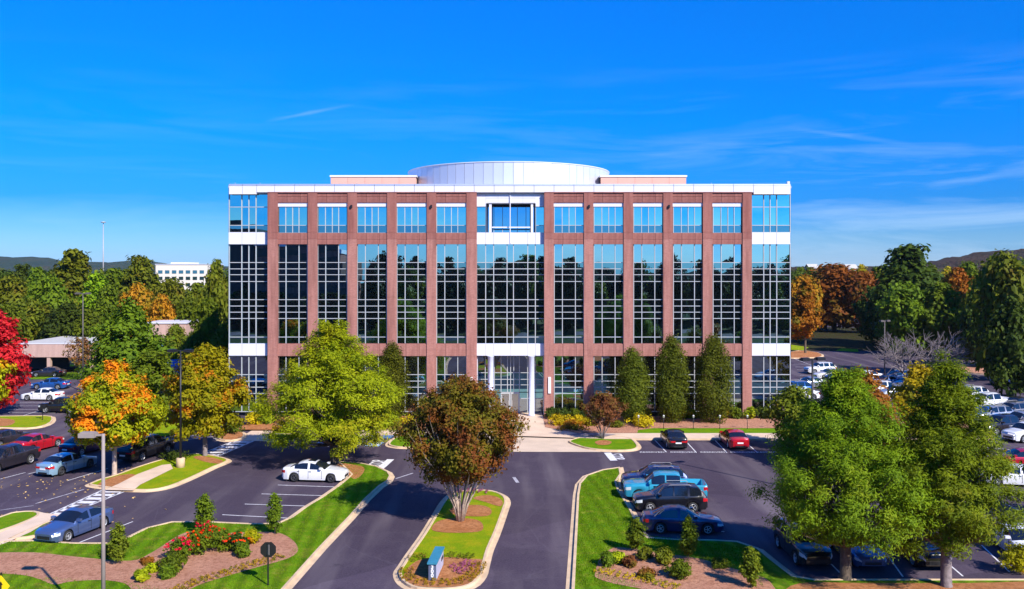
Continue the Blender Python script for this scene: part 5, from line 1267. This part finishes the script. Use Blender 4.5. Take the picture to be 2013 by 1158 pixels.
def finish_proto(kind):
    parts, S = build_car(kind); L = S['L'] / 2; wr = S['wr']; items = []
    for key, mb in parts.items():
        nm = key if isinstance(key, str) else key[0]
        mat = {'body': PAINTS['white'], 'windshield': M_CARG, 'rear_window': M_CARG, 'side_window': M_CARG, 'headlight': M_HEADL, 'taillight': M_TAILL}[nm]
        items.append((nm, weld(mb.mesh(nm, mat)), (0, 0, 0), (0, 0, 0), 1))
    wt = interp(S['w'], S['wx'][0])
    dk = interp(S['deck'], L)
    m = MB(); m.box(-L + .25, L - .25, -wt * .74, wt * .74, S['zb'] + .02, .62); items.append(('underbody', m.mesh('underbody', M_TRIM), (0, 0, 0), (0, 0, 0), 1))
    gw = interp(S['w'], L) * .72
    m = MB(); m.box(L - .05, L + .02, -gw, gw, S['zb'] + .16, dk - .14); m.box(L - .02, L + .035, -gw, gw, S['zb'] + .3, S['zb'] + .33); items.append(('grille', m.mesh('grille', M_TRIM), (0, 0, 0), (0, 0, 0), 1))
    m = MB(); m.box(-L - .03, -L + .05, -gw * .95, gw * .95, S['zb'] + .08, S['zb'] + .22); items.append(('bumper', m.mesh('bumper', M_TRIM), (0, 0, 0), (0, 0, 0), 1))
    m = MB(); m.box(-L - .03, -L + .01, -.26, .26, .62 if kind != 'sedan' else .58, .74 if kind != 'sedan' else .70); items.append(('licence_plate', m.mesh('licence_plate', M_PLATE), (0, 0, 0), (0, 0, 0), 1))
    lz = (.72, .9) if kind == 'sedan' else (.86, 1.08)
    for s in (1, -1):
        y0, y1 = sorted((s * gw * .62, s * (interp(S['w'], -L) + .012)))
        m = MB(); m.box(-L - .02, -L + .05, y0, y1, lz[0] - .04, min(lz[1], interp(S['deck'], -L) - .02)); items.append(('taillight', m.mesh('taillight', M_TAILL), (0, 0, 0), (0, 0, 0), 1))
        xm = S['win'][0] + .08; zm = interp(S['deck'], xm) + .06; ym = interp(S['w'], xm)
        m = MB(); m.box(xm - .1, xm + .08, min(s * ym * .9, s * (ym + .17)), max(s * ym * .9, s * (ym + .17)), zm, zm + .14); items.append(('mirror', m.mesh('mirror', PAINTS['white']), (0, 0, 0), (0, 0, 0), 1))
    m = MB()
    for s in (1, -1):
        for xs_ in (S['win'][0] + .12, S['bp'][0], max(S['win'][1] + .35, S['wx'][1] + .3)):
            y_ = s * (interp(S['w'], xs_) + .004); zt_ = interp(S['deck'], xs_)
            m.box(xs_ - .012, xs_ + .012, min(y_ - s * .02, y_), max(y_ - s * .02, y_), S['zb'] + .12, zt_ - .06)
        for xs_ in (S['bp'][0] + .16, S['bp'][0] - .75):
            y_ = s * (interp(S['w'], xs_) + .02); m.box(xs_ - .1, xs_ + .08, min(y_ - s * .03, y_), max(y_ - s * .03, y_), interp(S['deck'], xs_) - .17, interp(S['deck'], xs_) - .13)
    items.append(('door_seams', m.mesh('door_seams', M_TRIM), (0, 0, 0), (0, 0, 0), 1))
    if 'suv' in kind:
        for s in (1, -1):
            m = MB(); y = s * interp(S['w'], 0) * .64; z = S['roof'][2][1] + .06
            m.tube([(.2, y, z - .03), (.05, y, z + .04), (S['roof'][3][0], y, z + .04), (S['roof'][3][0] - .12, y, z - .03)], .02, 5); items.append(('roof_rail', m.mesh('roof_rail', M_GREYM), (0, 0, 0), (0, 0, 0), 1))
    wheels = []
    for xw in S['wx']:
        for s in (1, -1): wheels.append((xw, s * (interp(S['w'], xw) - .125), wr, s))
    CARP[kind] = (items, wheels, wr)
for k in SPEC: finish_proto(k)
PAINTED = {'body', 'mirror'}
def car(kind, paint, x, y, hdg, label, group=None, cat=None, name=None, z=.004, simple=False, rims=None):
    items, wheels, wr = CARP[kind]
    nm = name or {'sedan': 'parked_sedan', 'suv': 'parked_suv', 'large_suv': 'parked_suv', 'pickup': 'pickup_truck'}[kind]
    root = empty(nm, (x, y, z), label, cat or ('pickup truck' if kind == 'pickup' else 'car'), group, rz=R(hdg))
    for (n_, me, loc, rot, sc) in items:
        if simple and n_ in ('mirror', 'licence_plate', 'bumper', 'roof_rail', 'grille', 'door_seams'): continue
        o = bpy.data.objects.new(n_, me); COL.objects.link(o); o.parent = root
        if n_ in PAINTED: o.material_slots[0].link = 'OBJECT'; o.material_slots[0].material = PAINTS[paint]
    for (wx, wy, wz, s) in wheels:
        w = bpy.data.objects.new('wheel', TY); COL.objects.link(w); w.parent = root; w.location = (wx, wy, wz); w.scale = (wr, 1, wr)
        if s < 0: w.rotation_euler = (0, 0, math.pi)
        if not simple:
            r_ = bpy.data.objects.new('rim', RIM); COL.objects.link(r_); r_.parent = w
            if rims: r_.material_slots[0].link = 'OBJECT'; r_.material_slots[0].material = rims
    return root
def carp(kind, paint, px, py, hdg, label, **k): x, y = G(px, py); return car(kind, paint, x, y, hdg, label, **k)
M_RIMD = plain('dark_rim', (.10, .10, .11), .4, metal=.5)
def sunroof(c, x0=-.45, x1=.12, z=1.478):
    m = MB(); m.quad([(x1, -.34, z - .014), (x1, .34, z - .014), (x0, .34, z + .008), (x0, -.34, z + .008)][::1]); m.quad([(x0, -.34, z + .008), (x0, .34, z + .008), (x0, .34, z - .05), (x0, -.34, z - .05)])
    m.build('sunroof', M_CARG, c)
sunroof(car('sedan', 'white', -14.75, 65.0, -6, 'white sedan with dark wheels and sunroof parked beside the feathery tree', rims=M_RIMD), z=1.50)
car('sedan', 'slate', -26.15, 51.8, 253, 'blue grey sedan parked nose to the lawn, beside the left crosswalk')
car('sedan', 'sky', -34.9, 67.9, 72, 'light blue sedan between the dark pickup and the orange maple', rims=M_RIMD)
car('large_suv', 'black', -30.9, 72.9, 74, 'large black SUV right of the orange maple trunk')
car('pickup', 'charcoal', -40.3, 68.7, 259, 'dark pickup with pale wheels at the left edge of the near lot')
car('sedan', 'red', -41.7, 76.0, 74, 'red sedan half hidden behind the dark pickup')
car('sedan', 'charcoal', -45.6, 78.0, 72, 'dark grey sedan at the left edge behind the pickup')
car('sedan', 'purple', -36.9, 75.0, 72, 'dark purple sedan in the shade behind the light blue sedan')
carp('sedan', 'white', 84, 786, 176, 'white sedan alone in the far left lot')
carp('suv', 'black', 122, 810, 178, 'black SUV half hidden by the orange maple in the far left lot')
carp('sedan', 'blue', 100, 764, 178, 'blue sedan behind the white one in the far left lot')
carp('sedan', 'charcoal', 96, 740, 178, 'small dark sedan in the dark bays of the low building')
# right of the driveway
car('suv', 'navy', 10.25, 62.3, 177, 'dark navy SUV with roof rails, farthest of the row on the right lawn edge')
car('pickup', 'cyan', 10.5, 59.6, 176, 'bright turquoise blue pickup between two dark SUVs')
car('suv', 'black', 10.35, 56.9, 180, 'black SUV with bright silver wheels in front of the turquoise pickup')
car('sedan', 'navy', 10.3, 52.4, -4, 'dark blue sedan parked nose out, nearest of the row by the right lawn')
car('sedan', 'black', 14.55, 77.9, 90, 'black sedan parked facing the office building', name='parked_sedan')
car('sedan', 'red', 19.95, 77.9, 90, 'red coupe like sedan parked facing the office building')
car('suv', 'black', 16.0, 47.7, -88, 'black SUV in deep shade left of the largest conifer trunk')
car('sedan', 'slate', 18.9, 47.6, -90, 'blue grey sedan facing out between the two conifer trunks')
car('suv', 'black', 22.2, 47.4, -90, 'black SUV behind the second conifer trunk')
car('sedan', 'white', 28.3, 48.2, -97, 'white sedan at the lower right edge of the picture')
carp('sedan', 'white', 1992, 952, 170, 'white sedan partly seen right of the second conifer')
carp('sedan', 'red', 2004, 918, 172, 'red sedan at the right edge behind the second conifer')
RL_ = (('suv', 'white', 1612, 734, 192, 'white SUV nearest the tall grey pole in the far right lot'), ('sedan', 'white', 1630, 744, 194, 'white sedan in front of the white SUV in the far right lot'),
       ('sedan', 'blue', 1655, 748, 192, 'teal blue sedan beside the white ones in the far right lot'), ('sedan', 'white', 1572, 785, 192, 'white sedan just right of the office building corner'),
       ('suv', 'blue', 1560, 776, 192, 'blue car tucked behind the corner of the office building'),
       ('sedan', 'blue', 1737, 759, 190, 'blue sedan, left one of the blue cars behind the trees'), ('suv', 'navy', 1765, 752, 190, 'navy SUV, upper one of the blue cars behind the trees'), ('sedan', 'slate', 1785, 762, 190, 'slate blue sedan, right one of the blue cars behind the trees'),
       ('suv', 'silver', 1762, 783, 190, 'silver SUV below the blue cars, between the tree tops'), ('suv', 'white', 1905, 787, 196, 'white SUV above the white pickup on the right'),
       ('pickup', 'white', 1942, 804, 196, 'white pickup truck in the right car park'), ('suv', 'silver', 1948, 829, 198, 'silver hatchback below the white pickup'),
       ('pickup', 'charcoal', 1972, 853, 198, 'black pickup below the silver hatchback'), ('suv', 'white', 2018, 866, 200, 'white car at the right edge below the black pickup'),
       ('sedan', 'charcoal', 1997, 806, 196, 'dark sedan at the right edge beside the white pickup'), ('sedan', 'navy', 1982, 757, 188, 'dark blue sedan on the side road at the right edge'),
       ('sedan', 'navy', 1895, 806, 196, 'navy sedan peeping out left of the white pickup'), ('suv', 'blue', 1915, 830, 198, 'blue SUV peeping out left of the silver hatchback'),
       ('sedan', 'silver', 1700, 770, 190, 'silver sedan hidden behind the orange tree'))
RL_ += (('sedan', 'silver', 1590, 762, 192, 'silver sedan right of the office building corner, second row'), ('suv', 'white', 1722, 775, 190, 'white SUV below the left blue sedan behind the trees'),
        ('sedan', 'white', 1868, 772, 194, 'white sedan left of the white SUV on the right'), ('suv', 'grey', 1990, 822, 198, 'grey SUV at the right edge above the white car'), ('sedan', 'white', 1700, 748, 190, 'white sedan left of the blue cars behind the trees'),
        ('suv', 'silver', 2008, 842, 198, 'silver SUV at the right edge beside the black pickup'), ('sedan', 'charcoal', 1832, 766, 192, 'charcoal sedan between the bare tree and the white SUV'))
for a in RL_: carp(*a[:5], a[5])
pl = ['white', 'silver', 'white', 'blue', 'white', 'white', 'charcoal', 'white', 'sky', 'white', 'silver', 'navy', 'white', 'white', 'grey', 'white', 'silver', 'white']
for i in range(18):
    Y = 256 + (i % 2) * 16; px = 1548 + i * 13.5
    car('suv' if i % 3 else 'sedan', pl[i], (px - CX) * Y / FPX, Y, 186 + rnd.uniform(-3, 3), 'far off %s %s in the upper car park under the rust trees' % ({'sky': 'pale blue'}.get(pl[i], pl[i]), 'SUV' if i % 3 else 'sedan'), group='cars in the upper car park', simple=True, z=.03)

# ------------------------------------------------------------------ street furniture
def lamp(x, y, h, label, mat, heads=2, rz=0.0, base=.7, z=0.1, name='lamp_post'):
    e = empty(name, (x, y, z), label, 'lamp post', None, rz=rz)
    m = MB(); m.lathe([(0, -.1), (.33, -.1), (.33, base), (.30, base + .04), (0, base + .04)], n=16); m.build('footing', M_CONC, e)
    m = MB(); m.tube([(0, 0, base), (0, 0, h - .05)], [.095, .07], 8); m.build('pole', mat, e)
    for s in ((1, -1) if heads == 2 else (-1,)):
        m = MB(); m.box(min(0, s * .35), max(0, s * .35), -.04, .04, h - .14, h - .06); m.build('arm', mat, e)
        m = MB(); x0, x1 = sorted((s * .3, s * .98)); m.box(x0, x1, -.2, .2, h - .19, h - .01); m.box(x0 + .06, x1 - .06, -.15, .15, h - .01, h + .03); hd = m.build('lamp_head', mat, e)
        m = MB(); m.box(x0 + .08, x1 - .08, -.14, .14, h - .205, h - .192); m.build('lens', M_HEADL, hd)
    return e
x, y = G(355, 921); lamp(x, y, 9.35, 'tall dark lamp post on a pale concrete foot, beside the turning maple', M_DARK)
lamp(-.4726 * 36.6, 36.6, 8.8, 'pale lamp pole with one flat head in the left foreground', plain('pale_pole', (.30, .25, .235), .7, spec=.15, metal=.0, var=.08), heads=1)
lamp(21.3, 61.3, 9.45, 'dark lamp post rising behind the largest conifer, right of the office building', M_DARK, rz=R(20))
Y = 118; lamp((1739 - CX) * Y / FPX, Y, CAMH - (631 - HY) * Y / FPX, 'tall grey brown pole lamp in front of the dark woods on the right', M_POLE, rz=R(30))
Y = 112; lamp((163 - CX) * Y / FPX, Y, CAMH - (577 - HY) * Y / FPX, 'thin grey lamp post before the left woodland', M_POLE)
Y = 420; e = empty('light_mast', ((203 - CX) * Y / FPX, Y, 0), 'very tall thin white highway light mast on the left skyline', 'light mast')
hm = CAMH + (HY - 436) * Y / FPX
m = MB(); m.tube([(0, 0, 0), (0, 0, hm)], [.35, .16], 6); m.build('pole', M_GREYM, e)
m = MB(); m.lathe([(.2, hm - .5), (1.2, hm - .4), (1.2, hm), (.2, hm + .1)], n=8); m.build('lamp_ring', M_GREYM, e)
for i, px in enumerate((1255, 1304.5, 1363, 1415, 1469, 1525)):
    x = (px - CX) * 85.0 / FPX; e = empty('path_light', (x, 85.0, .14), 'path light, number %s from the entrance, along the front lawn' % ('one two three four five six'.split()[i]), 'path light', 'path lights along the front lawn')
    m = MB(); m.tube([(0, 0, -.05), (0, 0, 1.15)], .03, 6); m.build('post', M_DARK, e)
    m = MB(); m.lathe([(.05, 1.12), (.09, 1.15), (.09, 1.3), (.13, 1.31), (.0, 1.38)], n=10); m.build('lamp_head', M_WHITES, e)
# stop sign seen from behind
x, y = G(527, 1155); e = empty('stop_sign', (x, y, .12), 'black backed octagonal road sign on a post, seen from behind on the left lawn', 'road sign', rz=R(6))
m = MB(); m.box(-.035, .035, -.03, .03, -.1, 2.08); m.build('post', M_BLACK, e)
m = MB(); oc = [(.41 * math.cos(R(22.5 + 45 * k)), .41 * math.sin(R(22.5 + 45 * k))) for k in range(8)]
m.quad([(a, .045, 1.75 + b) for a, b in oc][::-1]); m.quad([(a, .035, 1.75 + b) for a, b in oc])
for k in range(8): a, b = oc[k], oc[(k + 1) % 8]; m.quad([(a[0], .035, 1.75 + a[1]), (a[0], .045, 1.75 + a[1]), (b[0], .045, 1.75 + b[1]), (b[0], .035, 1.75 + b[1])])
m.build('plate', M_BLACK, e)
m = MB(); m.box(-.05, .05, .0, .035, 1.5, 2.0); m.build('bracket', M_GREYM, e)
# yellow diamond sign, mostly out of the frame
Y = 40.0; x = (2 - CX) * Y / FPX; e = empty('warning_sign', (x, Y, .1), 'yellow diamond warning sign at the lower left corner', 'road sign')
zc = CAMH - (1152 - HY) * Y / FPX - .1; sz = .42
m = MB(); m.box(-.03, .03, 0, .05, -.1, zc + .62); m.build('post', M_BLACK, e)
m = MB(); q = [(0, -.02, zc - sz * 1.2), (sz * 1.0, -.02, zc), (0, -.02, zc + sz * 1.2), (-sz * 1.0, -.02, zc)]; m.quad(q); m.quad([(a[0], -.005, a[2]) for a in q][::-1])
for k in range(4): a, b = q[k], q[(k + 1) % 4]; m.quad([b, a, (a[0], -.005, a[2]), (b[0], -.005, b[2])])
m.build('plate', M_YELLOW, e)
m = MB(); m.box(-.04, .04, -.028, -.0215, zc - .34, zc + .05); m.quad([(-.1, -.025, zc + .05), (.1, -.025, zc + .05), (0, -.025, zc + .24)]); m.build('symbol', M_BLACK, e)
# monument sign
x, y = -3.93, 44.8; e = empty('monument_sign', (x, y, .13), 'slate monument sign with a teal cap and white digits on the entrance median', 'sign', rz=R(-4))
m = MB(); m.box(-.19, .19, -1.25, 1.2, -.05, .84); m.build('body', M_SLATE, e)
m = MB(); m.box(-.25, .25, -1.33, 1.28, .84, .92); m.build('cap', M_TEAL, e)
m = MB(); m.box(.19, .215, -1.15, 1.1, .04, .82); m.build('side_panel', M_SIGNS, e)
m = MB(); m.box(.215, .222, .35, .95, .42, .62); m.build('emblem', M_DARK, e)
for k, ch in enumerate('300'):
    tm = text_mesh(ch, .27, M_WHITES, 'digit', depth=.006, bold=.012); o = link('digit', tm, e); o.rotation_euler = (R(90), 0, 0); o.location = (0, -1.258, .68 - k * .21)
# dark leaf mound added in place of a tree crown's shadow by the lamp
x, y = G(340, 905); shrub('shrub', 'low dark leaf mound standing for tree shade behind the foot of the tall lamp post', x, y, 2.6, .5, F['dark'], seed=77, leaf=.1)
# small stop-sign post in the far left island
x, y = G(84, 828); e = empty('sign_post', (x, y, .12), 'small dark sign on a post at the tip of the far left island', 'road sign')
m = MB(); m.box(-.03, .03, -.02, .02, -.1, 1.5); m.build('post', M_DARK, e); m = MB(); m.box(-.3, .3, .02, .04, 1.15, 1.6); m.build('plate', M_DARK, e)

# ------------------------------------------------------------------ the air between here and the hills
hm_ = bpy.data.materials.new('haze'); hm_.use_nodes = True; nt = hm_.node_tree; nt.nodes.clear()
o_ = nt.nodes.new('ShaderNodeOutputMaterial'); v_ = nt.nodes.new('ShaderNodeVolumePrincipled'); nt.links.new(v_.outputs[0], o_.inputs['Volume'])
v_.inputs['Color'].default_value = (.80, .88, 1, 1); v_.inputs['Density'].default_value = .00005; v_.inputs['Anisotropy'].default_value = .2
tag(MB().box(-2600, 2600, -700, 2300, -1.5, 62).build('haze', hm_), kind='stuff')
